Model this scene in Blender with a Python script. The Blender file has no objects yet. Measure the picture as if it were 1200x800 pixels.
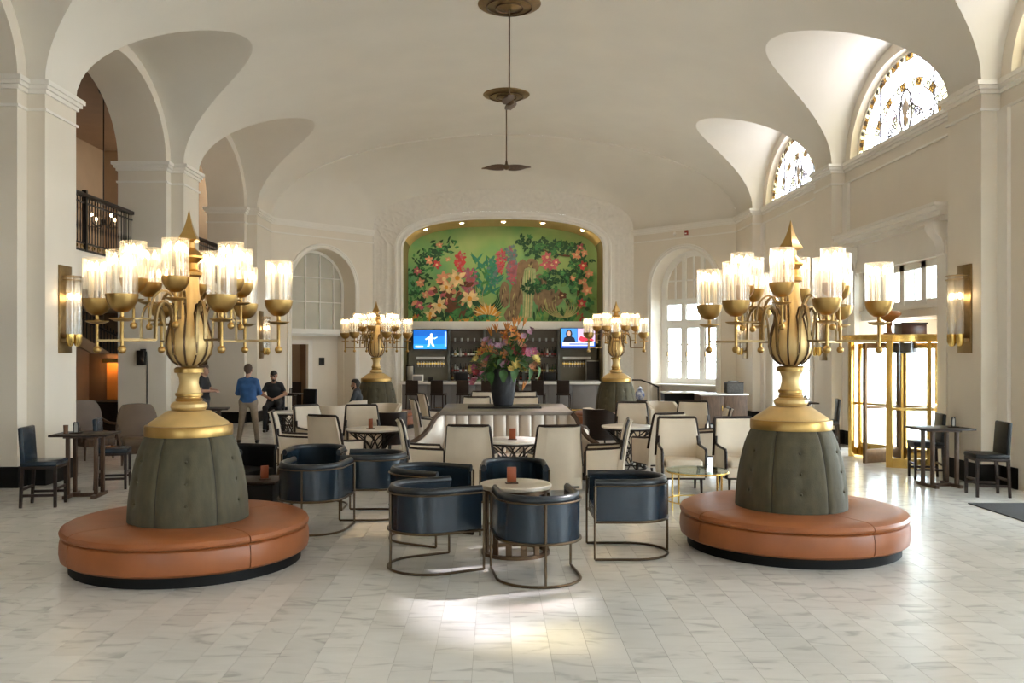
import bpy, bmesh, math, random
import numpy as np
from mathutils import Vector, Matrix

# ------------------------------------------------------------------ camera
SC = bpy.context.scene
COL = SC.collection
EYE, FPX, VX, VY = 2.05, 1030.0, 580.0, 412.0
cam_data = bpy.data.cameras.new('camera')
cam = bpy.data.objects.new('camera', cam_data)
COL.objects.link(cam)
cam.location = (0, 0, EYE)
cam.rotation_euler = (math.radians(90), 0, 0)
cam_data.sensor_width = 36.0
cam_data.lens = FPX / 1200.0 * 36.0
cam_data.shift_x = (600 - VX) / 1200.0
cam_data.shift_y = (VY - 400) / 1200.0
cam_data.clip_end = 400
SC.camera = cam

# ------------------------------------------------------------------ sky, sun, daylight portals, exposure
world = bpy.data.worlds.new('sky')
SC.world = world
world.use_nodes = True
bg = world.node_tree.nodes['Background']
bg.inputs[0].default_value = (0.82, 0.93, 1.0, 1)
bg.inputs[1].default_value = 9.0

sun_data = bpy.data.lights.new('sun', 'SUN')
sun_data.energy = 12.0
sun_data.angle = math.radians(2.0)
sun_data.color = (1.0, 0.97, 0.93)
sun = bpy.data.objects.new('sun', sun_data)
COL.objects.link(sun)
sun_dir = Vector((-0.925 * math.cos(math.radians(39.5)), -0.38 * math.cos(math.radians(39.5)), -math.sin(math.radians(39.5))))
sun.rotation_euler = sun_dir.to_track_quat('-Z', 'Y').to_euler()

XC, HW = 0.28, 7.19                      # hall axis and half width
XL, XR = XC - HW, XC + HW                # pier faces
XLW, XRW = XL - 0.28, XR + 0.30          # planes of the arcade wall and of the window wall
XLO = -8.25                              # aisle side of the arcade
ZC = 6.2                                 # top of the cornice, springing of the vault
RISE, CROSS = 2.58, 1.85
YB0, YB1 = -4.5, 27.2
BAYS = [-1.0, 5.0, 11.0, 17.0, 23.0]     # bay centres along the hall
Y_BACK = 30.1

def portal(loc, rot, sx, sy):
    l = bpy.data.lights.new('daylight_portal', 'AREA')
    l.shape = 'RECTANGLE'; l.size = sx; l.size_y = sy
    l.cycles.is_portal = True
    o = bpy.data.objects.new('daylight_portal', l)
    COL.objects.link(o)
    o.location = loc; o.rotation_euler = rot
R90 = math.radians(90)
for yc in BAYS:
    portal((XRW + 0.35, yc, 7.0), (0, R90, 0), 1.9, 4.6)
for yc, z0, z1, w in ((-1.0, .3, 4.5, 3.6), (5.0, .3, 4.5, 3.6), (11.0, .3, 4.5, 3.6), (23.0, .3, 3.0, 2.8), (17.0, 0.1, 3.6, 3.2)):
    portal((XRW + 0.75, yc, (z0 + z1) / 2), (0, R90, 0), z1 - z0, w)
for xc in (-4.2, 4.8):
    portal((xc, YB0 - 0.3, 1.8), (R90, 0, math.pi), 1.6, 2.6)

vs = SC.view_settings
vs.view_transform = 'Standard'
vs.look = 'None'
vs.exposure = 0.95
vs.gamma = 1.0
vs.use_curve_mapping = False
SC.cycles.diffuse_bounces = 6
SC.cycles.transparent_max_bounces = 24

# ------------------------------------------------------------------ helpers
def FL(px, py, z=0.0):
    """point of a photo pixel on the horizontal plane at height z"""
    d = (EYE - z) * FPX / (py - VY)
    return ((px - VX) * d / FPX, d)
def PX(px, d): return (px - VX) * d / FPX
def PZ(py, d): return EYE + (VY - py) * d / FPX

class MB:
    def __init__(self): self.v = []; self.f = []; self.m = []
    def add(self, vs, fs, mi=0):
        o = len(self.v); self.v += [tuple(p) for p in vs]
        for f in fs: self.f.append(tuple(i + o for i in f)); self.m.append(mi)
        return self
    def box(self, c, s, rz=0.0, mi=0, M=None):
        x, y, z = s[0] / 2, s[1] / 2, s[2] / 2
        vs = [(-x, -y, -z), (x, -y, -z), (x, y, -z), (-x, y, -z), (-x, -y, z), (x, -y, z), (x, y, z), (-x, y, z)]
        ca, sa = math.cos(rz), math.sin(rz)
        vs = [(c[0] + a * ca - b * sa, c[1] + a * sa + b * ca, c[2] + e) for a, b, e in vs]
        if M: vs = [M @ Vector(p) for p in vs]
        return self.add(vs, [(0, 3, 2, 1), (4, 5, 6, 7), (0, 1, 5, 4), (1, 2, 6, 5), (2, 3, 7, 6), (3, 0, 4, 7)], mi)
    def bb(self, x0, x1, y0, y1, z0, z1, mi=0):
        return self.box(((x0 + x1) / 2, (y0 + y1) / 2, (z0 + z1) / 2), (x1 - x0, y1 - y0, z1 - z0), 0, mi)
    def lathe(self, prof, n=24, c=(0, 0, 0), a0=0.0, a1=2 * math.pi, caps=True, mi=0):
        full = abs(a1 - a0 - 2 * math.pi) < 1e-6
        k = n if full else n + 1
        vs, fs = [], []
        for i in range(k):
            a = a0 + (a1 - a0) * i / n
            for r, z in prof: vs.append((c[0] + r * math.cos(a), c[1] + r * math.sin(a), c[2] + z))
        m = len(prof)
        for i in range(n):
            j = (i + 1) % k
            for p in range(m - 1):
                q = (i * m + p, j * m + p, j * m + p + 1, i * m + p + 1)
                r0, r1 = prof[p][0], prof[p + 1][0]
                if r0 < 1e-6 and r1 < 1e-6: continue
                if r0 < 1e-6: q = (i * m + p, j * m + p + 1, i * m + p + 1)
                elif r1 < 1e-6: q = (i * m + p, j * m + p, i * m + p + 1)
                fs.append(q)
        if full and caps:
            if prof[0][0] > 1e-6: fs.append(tuple(i * m for i in reversed(range(n))))
            if prof[-1][0] > 1e-6: fs.append(tuple(i * m + m - 1 for i in range(n)))
        if not full and caps:
            fs.append(tuple(range(m))[::1]); fs.append(tuple(n * m + p for p in reversed(range(m))))
        return self.add(vs, fs, mi)
    def cyl(self, a, b, r, n=10, r2=None, mi=0): return self.tube([a, b], r, n, radii=[r, r if r2 is None else r2], mi=mi)
    def tube(self, pts, r, n=8, closed=False, radii=None, flat=1.0, mi=0, up=None):
        pts = [Vector(p) for p in pts]; m = len(pts)
        vs, fs = [], []
        prev = None
        for i, p in enumerate(pts):
            if closed: t = (pts[(i + 1) % m] - pts[i - 1])
            else: t = pts[min(i + 1, m - 1)] - pts[max(i - 1, 0)]
            if t.length < 1e-9: t = Vector((0, 0, 1))
            t.normalize()
            ref = Vector(up) if up else (prev if prev is not None else (Vector((0, 0, 1)) if abs(t.z) < .9 else Vector((1, 0, 0))))
            u = ref - t * ref.dot(t)
            if u.length < 1e-6: u = t.orthogonal()
            u.normalize(); w = t.cross(u); prev = u
            rr = radii[i] if radii else r
            for k in range(n):
                a = 2 * math.pi * (k + .5) / n
                vs.append(p + u * (rr * math.cos(a)) + w * (rr * flat * math.sin(a)))
        for i in range(m if closed else m - 1):
            j = (i + 1) % m
            for k in range(n):
                l = (k + 1) % n
                fs.append((i * n + k, i * n + l, j * n + l, j * n + k))
        if not closed:
            fs.append(tuple(reversed(range(n)))); fs.append(tuple((m - 1) * n + k for k in range(n)))
        return self.add(vs, fs, mi)
    def sphere(self, c, r, n=12, m=8, s=(1, 1, 1), mi=0):
        prof = [(r * math.sin(math.pi * i / m), -r * math.cos(math.pi * i / m)) for i in range(m + 1)]
        prof[0] = (0, -r); prof[-1] = (0, r)
        o = len(self.v); self.lathe(prof, n, (0, 0, 0), mi=mi)
        for i in range(o, len(self.v)):
            x, y, z = self.v[i]; self.v[i] = (c[0] + x * s[0], c[1] + y * s[1], c[2] + z * s[2])
        return self
    def prism(self, poly, axis, a, b, mi=0):
        """extrude a 2D polygon along an axis ('x': poly=(y,z), 'y': poly=(x,z), 'z': poly=(x,y))"""
        n = len(poly)
        def P(p, t): return {'x': (t, p[0], p[1]), 'y': (p[0], t, p[1]), 'z': (p[0], p[1], t)}[axis]
        vs = [P(p, a) for p in poly] + [P(p, b) for p in poly]
        fs = [tuple(reversed(range(n))), tuple(range(n, 2 * n))] + [(i, (i + 1) % n, n + (i + 1) % n, n + i) for i in range(n)]
        return self.add(vs, fs, mi)
    def grid(self, rows, mi=0):
        n = len(rows[0]); vs = [p for r in rows for p in r]; fs = []
        for i in range(len(rows) - 1):
            for j in range(n - 1): fs.append((i * n + j, i * n + j + 1, (i + 1) * n + j + 1, (i + 1) * n + j))
        return self.add(vs, fs, mi)
    def xf(self, M, start=0):
        for i in range(start, len(self.v)): self.v[i] = tuple(M @ Vector(self.v[i]))
        return self
    def mesh(self, name, mats, bevel=0, seg=2, angle=35, fix=True):
        me = bpy.data.meshes.new(name)
        me.from_pydata(self.v, [], self.f)
        if not isinstance(mats, (list, tuple)): mats = [mats]
        for m in mats: me.materials.append(m)
        if len(mats) > 1:
            me.polygons.foreach_set('material_index', self.m)
        if bevel or fix:
            bm = bmesh.new(); bm.from_mesh(me)
            if bevel:
                bmesh.ops.remove_doubles(bm, verts=bm.verts, dist=1e-5)
                ed = [e for e in bm.edges if len(e.link_faces) == 2 and e.calc_face_angle(0) > math.radians(40)]
                bmesh.ops.bevel(bm, geom=ed, offset=bevel, segments=seg, profile=.5, affect='EDGES', clamp_overlap=True)
            if fix: bmesh.ops.recalc_face_normals(bm, faces=bm.faces)
            bm.to_mesh(me); bm.free()
        if angle:
            me.polygons.foreach_set('use_smooth', [True] * len(me.polygons))
            me.set_sharp_from_angle(angle=math.radians(angle))
        me.update()
        return me
    def build(self, name, mats, parent=None, loc=(0, 0, 0), **kw):
        return link(name, self.mesh(name, mats, **kw), parent, loc)

def link(name, me, parent=None, loc=(0, 0, 0), rot=None):
    o = bpy.data.objects.new(name, me); COL.objects.link(o)
    o.location = loc
    if rot: o.rotation_euler = rot
    if parent: o.parent = parent
    return o
def tag(o, label, cat, group=None, kind=None):
    o['label'] = label
    if cat: o['category'] = cat
    if group: o['group'] = group
    if kind: o['kind'] = kind
    return o
def struct(o, label=None):
    o['kind'] = 'structure'
    if label: o['label'] = label
    return o
def thing(name, label, cat, loc=(0, 0, 0), rz=0.0, group=None):
    o = bpy.data.objects.new(name, None); COL.objects.link(o)
    o.empty_display_size = .1
    o.location = loc; o.rotation_euler = (0, 0, rz)
    return tag(o, label, cat, group)
def dup(o, parent=None):
    c = o.copy(); COL.objects.link(c); c.parent = parent
    for ch in list(o.children): dup(ch, c)
    return c
def place(o, loc, deg, label=None, group=None):
    o.location = loc; o.rotation_euler = (0, 0, math.radians(deg))
    if label: o['label'] = label
    if group: o['group'] = group
    return o
class Proto:
    """first use hands out the thing itself, then copies of it and of its parts"""
    def __init__(self, o): self.o = o; self.used = False
    def put(self, loc, deg, label, group=None):
        r = self.o if not self.used else dup(self.o)
        self.used = True
        return place(r, loc, deg, label, group)

# ------------------------------------------------------------------ materials
def newmat(name):
    m = bpy.data.materials.new(name); m.use_nodes = True
    return m, m.node_tree, m.node_tree.nodes['Principled BSDF']
def mat(name, col, rough=.5, metal=0.0, var=0.0, scale=8.0, bump=0.0, bscale=60.0, spec=None, coat=0.0, col2=None, obj_var=0.0, detail=4.0, stretch=None, sheen=0.0):
    m, nt, b = newmat(name)
    N, L = nt.nodes, nt.links
    b.inputs['Roughness'].default_value = rough
    b.inputs['Metallic'].default_value = metal
    b.inputs['Base Color'].default_value = (*col, 1)
    if spec is not None: b.inputs['Specular IOR Level'].default_value = spec
    if coat: b.inputs['Coat Weight'].default_value = coat; b.inputs['Coat Roughness'].default_value = .15
    if sheen: b.inputs['Sheen Weight'].default_value = sheen
    tc = N.new('ShaderNodeTexCoord')
    src = tc.outputs['Object']
    if stretch:
        mp = N.new('ShaderNodeMapping'); mp.inputs['Scale'].default_value = stretch
        L.new(src, mp.inputs[0]); src = mp.outputs[0]
    out = None
    if var or col2:
        nz = N.new('ShaderNodeTexNoise'); nz.inputs['Scale'].default_value = scale; nz.inputs['Detail'].default_value = detail
        L.new(src, nz.inputs['Vector'])
        rp = N.new('ShaderNodeValToRGB')
        c2 = col2 or tuple(c * (1 - var) for c in col)
        c1 = col if col2 else tuple(min(1, c * (1 + var)) for c in col)
        rp.color_ramp.elements[0].position = .3; rp.color_ramp.elements[1].position = .7
        rp.color_ramp.elements[0].color = (*c2, 1); rp.color_ramp.elements[1].color = (*c1, 1)
        L.new(nz.outputs['Fac'], rp.inputs[0]); out = rp.outputs[0]
    if obj_var:
        oi = N.new('ShaderNodeObjectInfo')
        hs = N.new('ShaderNodeHueSaturation'); hs.inputs['Color'].default_value = (*col, 1)
        mr = N.new('ShaderNodeMapRange'); mr.inputs[3].default_value = 1 - obj_var; mr.inputs[4].default_value = 1 + obj_var
        L.new(oi.outputs['Random'], mr.inputs[0]); L.new(mr.outputs[0], hs.inputs['Value'])
        if out: L.new(out, hs.inputs['Color'])
        out = hs.outputs[0]
    if out: L.new(out, b.inputs['Base Color'])
    if bump:
        nb = N.new('ShaderNodeTexNoise'); nb.inputs['Scale'].default_value = bscale; nb.inputs['Detail'].default_value = 3
        L.new(src, nb.inputs['Vector'])
        bp = N.new('ShaderNodeBump'); bp.inputs['Strength'].default_value = bump; bp.inputs['Distance'].default_value = .01
        L.new(nb.outputs['Fac'], bp.inputs['Height']); L.new(bp.outputs[0], b.inputs['Normal'])
    return m
def emit(name, col, strength):
    m, nt, b = newmat(name)
    b.inputs['Base Color'].default_value = (*col, 1)
    b.inputs['Emission Color'].default_value = (*col, 1)
    b.inputs['Emission Strength'].default_value = strength
    return m
def glass(name, tint=(1, 1, 1), gloss=.08, rough=.05, diff=0.0, dcol=(.9, .9, .9)):
    """thin pane: tinted see-through plus a mirror share plus, if frosted, a translucent share"""
    m = bpy.data.materials.new(name); m.use_nodes = True
    nt = m.node_tree; N, L = nt.nodes, nt.links
    N.clear()
    out = N.new('ShaderNodeOutputMaterial')
    tr = N.new('ShaderNodeBsdfTransparent'); tr.inputs[0].default_value = (*tint, 1)
    gl = N.new('ShaderNodeBsdfGlossy'); gl.inputs['Roughness'].default_value = rough
    lw = N.new('ShaderNodeFresnel'); lw.inputs[0].default_value = 1.45
    ad = N.new('ShaderNodeMath'); ad.operation = 'MAXIMUM'; ad.inputs[1].default_value = gloss
    mn = N.new('ShaderNodeMath'); mn.operation = 'MINIMUM'; mn.inputs[1].default_value = .5
    L.new(lw.outputs[0], ad.inputs[0]); L.new(ad.outputs[0], mn.inputs[0])
    mx = N.new('ShaderNodeMixShader')
    L.new(mn.outputs[0], mx.inputs[0]); L.new(tr.outputs[0], mx.inputs[1]); L.new(gl.outputs[0], mx.inputs[2])
    res = mx
    if diff:
        td = N.new('ShaderNodeBsdfTranslucent'); td.inputs[0].default_value = (*dcol, 1)
        m2 = N.new('ShaderNodeMixShader'); m2.inputs[0].default_value = diff
        L.new(mx.outputs[0], m2.inputs[1]); L.new(td.outputs[0], m2.inputs[2]); res = m2
    L.new(res.outputs[0], out.inputs[0])
    return m

PAINT = mat('cream_paint', (.76, .69, .585), .55, var=.025, scale=1.2, bump=.04, bscale=120)
VAULT = mat('vault_plaster', (.74, .695, .615), .65, var=.03, scale=.8, bump=.05, bscale=90)
TRIM = mat('trim_paint', (.82, .78, .71), .45, var=.02, scale=2)
WHITE = mat('white_paint', (.84, .82, .77), .4, var=.02, scale=3)
RELIEF = mat('relief_plaster', (.76, .715, .64), .6, var=.04, scale=9, bump=.8, bscale=14)
BASE = mat('black_base', (.006, .0055, .005), .6, spec=.2, bump=.05)
BROWN = mat('brown_wall', (.20, .115, .06), .6, var=.08, scale=2)
BROWN2 = mat('tan_aisle_wall', (.27, .165, .088), .6, var=.06, scale=2)
IRON = mat('dark_iron', (.018, .014, .012), .4, metal=.4)
WOODD = mat('dark_walnut', (.022, .012, .008), .42, spec=.3, var=.3, scale=6, stretch=(1, 1, 8))
WOODM = mat('brown_walnut', (.085, .05, .031), .45, spec=.3, var=.3, scale=5, stretch=(6, 6, 1))
GOLD = mat('gilt_metal', (.47, .30, .105), .36, metal=1.0, var=.10, scale=7, bump=.03, bscale=30)
GOLDL = mat('pale_gilt', (.66, .475, .21), .42, metal=.5, var=.08, scale=5)
BRONZE = mat('aged_bronze', (.30, .205, .095), .36, metal=1.0, var=.15, scale=12)
ROD = mat('rod_bronze', (.115, .080, .048), .38, metal=.9, var=.1, scale=12)
BRASS = mat('door_brass', (.78, .53, .16), .25, metal=1.0, var=.06, scale=5)
RIB = mat('dark_bronze', (.13, .08, .045), .4, metal=.9, var=.15, scale=12)
ORANGE = mat('cognac_leather', (.32, .100, .030), .40, var=.12, scale=3.5, bump=.10, bscale=220)
GREEN = mat('olive_velvet', (.072, .060, .030), .75, var=.22, scale=14, bump=.25, bscale=160, sheen=.08, stretch=(1, 1, .35))
SEAMD = mat('dark_seam', (.028, .022, .016), .8)
NAVY = mat('navy_leather', (.010, .021, .034), .26, var=.15, scale=4, bump=.06, bscale=220)
BLACKL = mat('black_leather', (.008, .008, .009), .42, spec=.3, var=.1, scale=4, bump=.06, bscale=200)
CREAM = mat('cream_leather', (.66, .57, .45), .45, var=.05, scale=4, bump=.06, bscale=180)
SILVER = mat('champagne_leather', (.50, .42, .34), .28, metal=.25, var=.08, scale=3, bump=.05, bscale=150)
TAN = mat('tan_leather', (.12, .075, .043), .5, var=.12, scale=4, bump=.06, bscale=150)
MARBLE = mat('white_marble', (.76, .73, .68), .22, var=.05, scale=3)
GREY = mat('grey_panel', (.20, .19, .19), .45, var=.06, scale=2)
GREYG = mat('grey_green_panel', (.16, .165, .15), .5, var=.06, scale=2)
RUST = mat('rust_board', (.29, .065, .018), .45, var=.1, scale=10)
STONE = mat('dark_vase_stone', (.020, .021, .024), .55, var=.3, scale=10, bump=.5, bscale=30)
CLEAR = glass('window_glass', (.97, .99, 1.0), .05)
LAMPGLASS = glass('lamp_glass', (.97, .96, .93), .09, .08, .09, (.98, .94, .86))
TABLEGLASS = glass('table_glass', (.75, .85, .82), .14, .03)
BULB = emit('bulb_light', (1.0, .74, .42), 17.0)
CANDLE = mat('candle_sleeve', (.85, .80, .70), .5)
# ================================================================== THE SETTING
# ---------------- floor: marble tiles laid in staggered columns
TW, TL, TX0 = .262, .53, -.146
def floor_material():
    m, nt, b = newmat('marble_tile')
    N, L = nt.nodes, nt.links
    g = N.new('ShaderNodeNewGeometry'); sp = N.new('ShaderNodeSeparateXYZ'); L.new(g.outputs['Position'], sp.inputs[0])
    def mth(op, a, bb=None):
        n = N.new('ShaderNodeMath'); n.operation = op
        for i, q in enumerate((a, bb)):
            if q is None: continue
            if isinstance(q, (int, float)): n.inputs[i].default_value = q
            else: L.new(q, n.inputs[i])
        return n.outputs[0]
    col = mth('FLOOR', mth('DIVIDE', mth('SUBTRACT', sp.outputs[0], TX0), TW))
    off = mth('FRACT', mth('MULTIPLY', col, .618))
    row = mth('FLOOR', mth('SUBTRACT', mth('DIVIDE', sp.outputs[1], TL), off))
    cb = N.new('ShaderNodeCombineXYZ'); L.new(col, cb.inputs[0]); L.new(row, cb.inputs[1])
    wn = N.new('ShaderNodeTexWhiteNoise'); wn.noise_dimensions = '2D'; L.new(cb.outputs[0], wn.inputs['Vector'])
    # veins: noise shifted by the tile's own number so that veins stop at the joints
    sc = N.new('ShaderNodeVectorMath'); sc.operation = 'SCALE'; sc.inputs['Scale'].default_value = 9.0
    L.new(wn.outputs['Color'], sc.inputs[0])
    ad = N.new('ShaderNodeVectorMath'); ad.operation = 'ADD'; L.new(g.outputs['Position'], ad.inputs[0]); L.new(sc.outputs[0], ad.inputs[1])
    mp = N.new('ShaderNodeMapping'); mp.inputs['Rotation'].default_value = (0, 0, .6); mp.inputs['Scale'].default_value = (1.5, 4.2, 1)
    L.new(ad.outputs[0], mp.inputs[0])
    nz = N.new('ShaderNodeTexNoise'); nz.inputs['Scale'].default_value = 1.3; nz.inputs['Detail'].default_value = 7; nz.inputs['Distortion'].default_value = 1.4
    L.new(mp.outputs[0], nz.inputs['Vector'])
    rp = N.new('ShaderNodeValToRGB')
    e = rp.color_ramp.elements
    e[0].position = .30; e[0].color = (.50, .495, .475, 1); e[1].position = .44; e[1].color = (.69, .68, .65, 1)
    x = e.new(.75); x.color = (.74, .73, .70, 1)
    L.new(nz.outputs['Fac'], rp.inputs[0])
    hs = N.new('ShaderNodeHueSaturation'); L.new(rp.outputs[0], hs.inputs['Color'])
    mr = N.new('ShaderNodeMapRange'); mr.inputs[3].default_value = .92; mr.inputs[4].default_value = 1.05
    L.new(wn.outputs['Value'], mr.inputs[0]); L.new(mr.outputs[0], hs.inputs['Value'])
    L.new(hs.outputs[0], b.inputs['Base Color'])
    b.inputs['Roughness'].default_value = .2
    n2 = N.new('ShaderNodeTexNoise'); n2.inputs['Scale'].default_value = 3.0; n2.inputs['Detail'].default_value = 3
    L.new(g.outputs['Position'], n2.inputs['Vector'])
    m2 = N.new('ShaderNodeMapRange'); m2.inputs[3].default_value = .14; m2.inputs[4].default_value = .30
    L.new(n2.outputs['Fac'], m2.inputs[0]); L.new(m2.outputs[0], b.inputs['Roughness'])
    return m
FLOORM = floor_material()
GROUT = mat('grout', (.33, .32, .29), .8)
fb = MB(); fb.bb(-12.4, 8.3, YB0 - .2, 34.5, -.25, -.0025)
floor = struct(fb.build('floor', GROUT, angle=0), 'pale grey marble tile floor of the lobby')
tile_me = MB().bb(-TW / 2 + .0012, TW / 2 - .0012, -TL / 2 + .0012, TL / 2 - .0012, -.012, 0).mesh('tile', FLOORM, angle=0)
rest = MB(); near = []
for c in range(int(-12.1 / TW), int(8.2 / TW) + 1):
    x = TX0 + (c + .5) * TW
    if x < -12.2 or x > 8.2: continue
    off = (c * .618) % 1.0
    for r in range(-12, 66):
        y = (r + .5 + off) * TL
        if y < YB0 or y > 34: continue
        if y > 5.35 and abs(VX + x * FPX / y - 600) < 640: near.append((y, x))
        else: rest.bb(x - TW / 2 + .0012, x + TW / 2 - .0012, y - TL / 2 + .0012, y + TL / 2 - .0012, -.012, 0)
near.sort()
for y, x in near[:300]: link('tile', tile_me, floor, (x, y, 0))
for y, x in near[300:]: rest.bb(x - TW / 2 + .0012, x + TW / 2 - .0012, y - TL / 2 + .0012, y + TL / 2 - .0012, -.012, 0)
o = rest.build('distant_tiles', FLOORM, floor, angle=0, fix=False); o['kind'] = 'stuff'

# ---------------- the vault
def ell(t, a): return math.sqrt(max(0, 1 - (t / a) ** 2))
NB = 36
ys = set()
for yc in BAYS:
    for i in range(NB + 1): ys.add(round(yc + 2.5 * math.cos(math.pi * i / NB), 5))
ys |= {YB0, YB1}
ys = sorted(y for y in ys if YB0 <= y <= YB1)
def th0(y):
    for yc in BAYS:
        if abs(y - yc) < 2.5: return math.asin(min(1, CROSS / RISE * ell(y - yc, 2.5)))
    return 0.0
rows = []
NT = 56
for y in ys:
    a = th0(y); rows.append([(XC + HW * math.cos(math.pi - a - (math.pi - 2 * a) * j / NT), y, ZC + RISE * math.sin(a + (math.pi - 2 * a) * j / NT)) for j in range(NT + 1)])
ceiling = struct(MB().grid(rows).build('ceiling', VAULT, angle=60), 'white plaster barrel vault with rounded side vaults')
for s, xw in ((-1, XLW), (1, XRW)):
    for yc in BAYS:
        rws = []
        for i in range(NB + 1):
            t = 2.5 * math.cos(math.pi * i / NB); z = CROSS * ell(t, 2.5)
            xg = XC + s * HW * math.sqrt(max(0, 1 - (z / RISE) ** 2))
            rws.append([(xg + (xw - xg) * k / 5, yc + t, ZC + z) for k in range(6)])
        MB().grid(rws).build('side_vault', VAULT, ceiling, angle=60)

def harc(yc, a, b, n=NB): return [(yc + a * math.cos(math.pi * i / n), ZC + b * math.sin(math.pi * i / n)) for i in range(n + 1)]
def ring(mb, x, yc, o1, o2):
    A, B = harc(yc, *o1), harc(yc, *o2)
    mb.grid([[(x, p[0], p[1]), (x, q[0], q[1])] for p, q in zip(A, B)])
def soffit(mb, x0, x1, yc, o):
    mb.grid([[(x0, p[0], p[1]), (x1, p[0], p[1])] for p in harc(yc, *o)])
def spandrel(mb, x, yc, o, hw, zt):
    A = harc(yc, *o)
    mb.grid([[(x, p[0], p[1]), (x, yc + hw * (p[0] - yc) / o[0], zt)] for p in A])
    for s in (-1, 1): mb.add([(x, yc + s * o[0], ZC), (x, yc + s * hw, ZC), (x, yc + s * hw, zt)], [(0, 1, 2)])
IN = (2.23, 1.62)

def crown(mb, x0, x1, y0, y1, faces):
    """stepped crown and bead around a block; faces: which sides stick out"""
    for z0, z1, p in ((6.13, 6.20, .11), (6.07, 6.13, .075), (6.01, 6.07, .035), (5.745, 5.785, .028)):
        mb.bb(x0 - (p if 'l' in faces else 0), x1 + (p if 'r' in faces else 0), y0 - (p if 'n' in faces else 0), y1 + (p if 'f' in faces else 0), z0, z1)

# ---------------- wall_left: arcade of piers with the aisle behind
wl, tl, bl = MB(), MB(), MB()
piers = [(yc + 2.5, yc + 3.5) for yc in [-7.0] + BAYS[:-1]]
piers = [p for p in piers if p[1] > YB0]
for y0, y1 in piers + [(25.5, 27.2)]:
    last = y1 > 27
    wl.bb(XLW, XL, y0, y1, 0, ZC)
    wl.bb(XLO, XLW, y0 - .27, y1 + (0 if last else .27), 0, ZC)
    crown(tl, XLW, XL, y0, y1, 'rn' + ('' if last else 'f')); crown(tl, XLO, XLW, y0 - .27, y1 + (0 if last else .27), 'rnl' + ('' if last else 'f'))
    bl.bb(XLW, XL + .02, y0 - .02, y1 + (0 if last else .02), 0, .32); bl.bb(XLO - .02, XLW + .02, y0 - .29, y1 + (0 if last else .29), 0, .32)
for yc in BAYS:
    ring(wl, XLW, yc, (2.5, CROSS), IN); soffit(wl, XLW, XLO, yc, IN); spandrel(wl, XLO, yc, IN, 3.0, 8.4)
wall_left = struct(wl.build('wall_left', PAINT, angle=40), 'cream arcade of square piers and round arches')
struct(tl.build('trim_1', TRIM, angle=0), 'stepped cornice on the arcade piers')
struct(bl.build('baseboard_left', BASE, angle=0), 'black skirting around the arcade piers')

# aisle behind the arcade
am = MB(); am.bb(-12.4, -12.2, YB0, 28, 0, 3.25); am.bb(-12.2, XLO, 27.4, 27.6, 0, 3.25)
struct(am.build('wall_aisle', BROWN, angle=0), 'brown wall of the lower side aisle')
am = MB(); am.bb(-12.4, -12.2, YB0, 28, 3.95, 8.4); am.bb(-12.2, XLO, 27.4, 27.6, 3.95, 8.4); am.bb(-12.2, XLO, YB0 - .2, YB0, 0, 8.4)
am.bb(-12.2, -12.12, YB0, 27.4, 6.25, 6.45)
struct(am.build('wall_mezzanine', BROWN2, angle=0), 'tan upper wall of the mezzanine')
am = MB(); am.bb(-12.4, XLO, YB0, 28, 8.3, 8.4)
struct(am.build('ceiling_aisle', BROWN, angle=0), 'brown mezzanine ceiling')
am = MB()
for a, b in ((yc - 2.23, yc + 2.23) for yc in BAYS): am.bb(-7.87 - .4, -7.87, a, b, 3.25, 3.97)
am.bb(-12.2, -8.25, YB0, 27.4, 3.25, 3.95)
struct(am.build('floor_mezzanine', PAINT, angle=0), 'white mezzanine slab edge between the piers')

# ---------------- wall_right: window wall with pilasters
wr, tr, br = MB(), MB(), MB()
XO = XRW + .55
def wall_hole_x(mb, x, xo, y0, y1, z0, z1, hole):
    ya, yb, za, zb = hole
    for a, b, c, d in ((y0, ya, z0, z1), (yb, y1, z0, z1), (ya, yb, z0, za), (ya, yb, zb, z1)):
        if b - a > 1e-4 and d - c > 1e-4: mb.bb(x, xo, a, b, c, d)
HOLES = {-1.0: (-2.8, .8, .3, 4.5), 5.0: (3.2, 6.8, .3, 4.5), 11.0: (9.2, 12.8, .3, 4.5), 17.0: (15.25, 18.75, 0, 3.72), 23.0: (21.6, 24.4, .12, 3.0)}
for yc in BAYS:
    wall_hole_x(wr, XRW, XO, yc - 3, yc + 3, 0, ZC, HOLES[yc])
    ring(wr, XRW, yc, (2.5, CROSS), IN); soffit(wr, XRW, XRW + .3, yc, IN)
    spandrel(wr, XRW + .3, yc, IN, 3.0, 8.4)
    for z0, z1, p in ((6.13, 6.20, .11), (6.07, 6.13, .075), (6.01, 6.07, .035), (5.745, 5.785, .028)): tr.bb(XRW - p, XRW, yc - 2.5, yc + 2.5, z0, z1)
    br.bb(XRW - .02, XRW, yc - 2.5, max(yc - 2.5, HOLES[yc][0] - .25), 0, .32); br.bb(XRW - .02, XRW, HOLES[yc][1] + .25, yc + 2.5, 0, .32)
    wr.bb(XRW, XO, yc - 2.5, yc + 2.5, ZC - .05, ZC)
for y0, y1 in piers + [(25.5, 27.2)]:
    last = y1 > 27
    wr.bb(XR, XRW + (.4 if last else 0), y0, y1, 0, ZC)
    crown(tr, XR, XRW, y0, y1, 'ln' + ('' if last else 'f'))
    br.bb(XR - .02, XRW, y0 - .02, y1 + (0 if last else .02), 0, .32)
    # shallow inner strips of the pilaster
    tr.bb(XRW - .06, XRW, y0 - .27, y0, 0.32, 5.74); tr.bb(XRW - .06, XRW, y1, y1 + (0 if last else .27), 0.32, 5.74)
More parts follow.
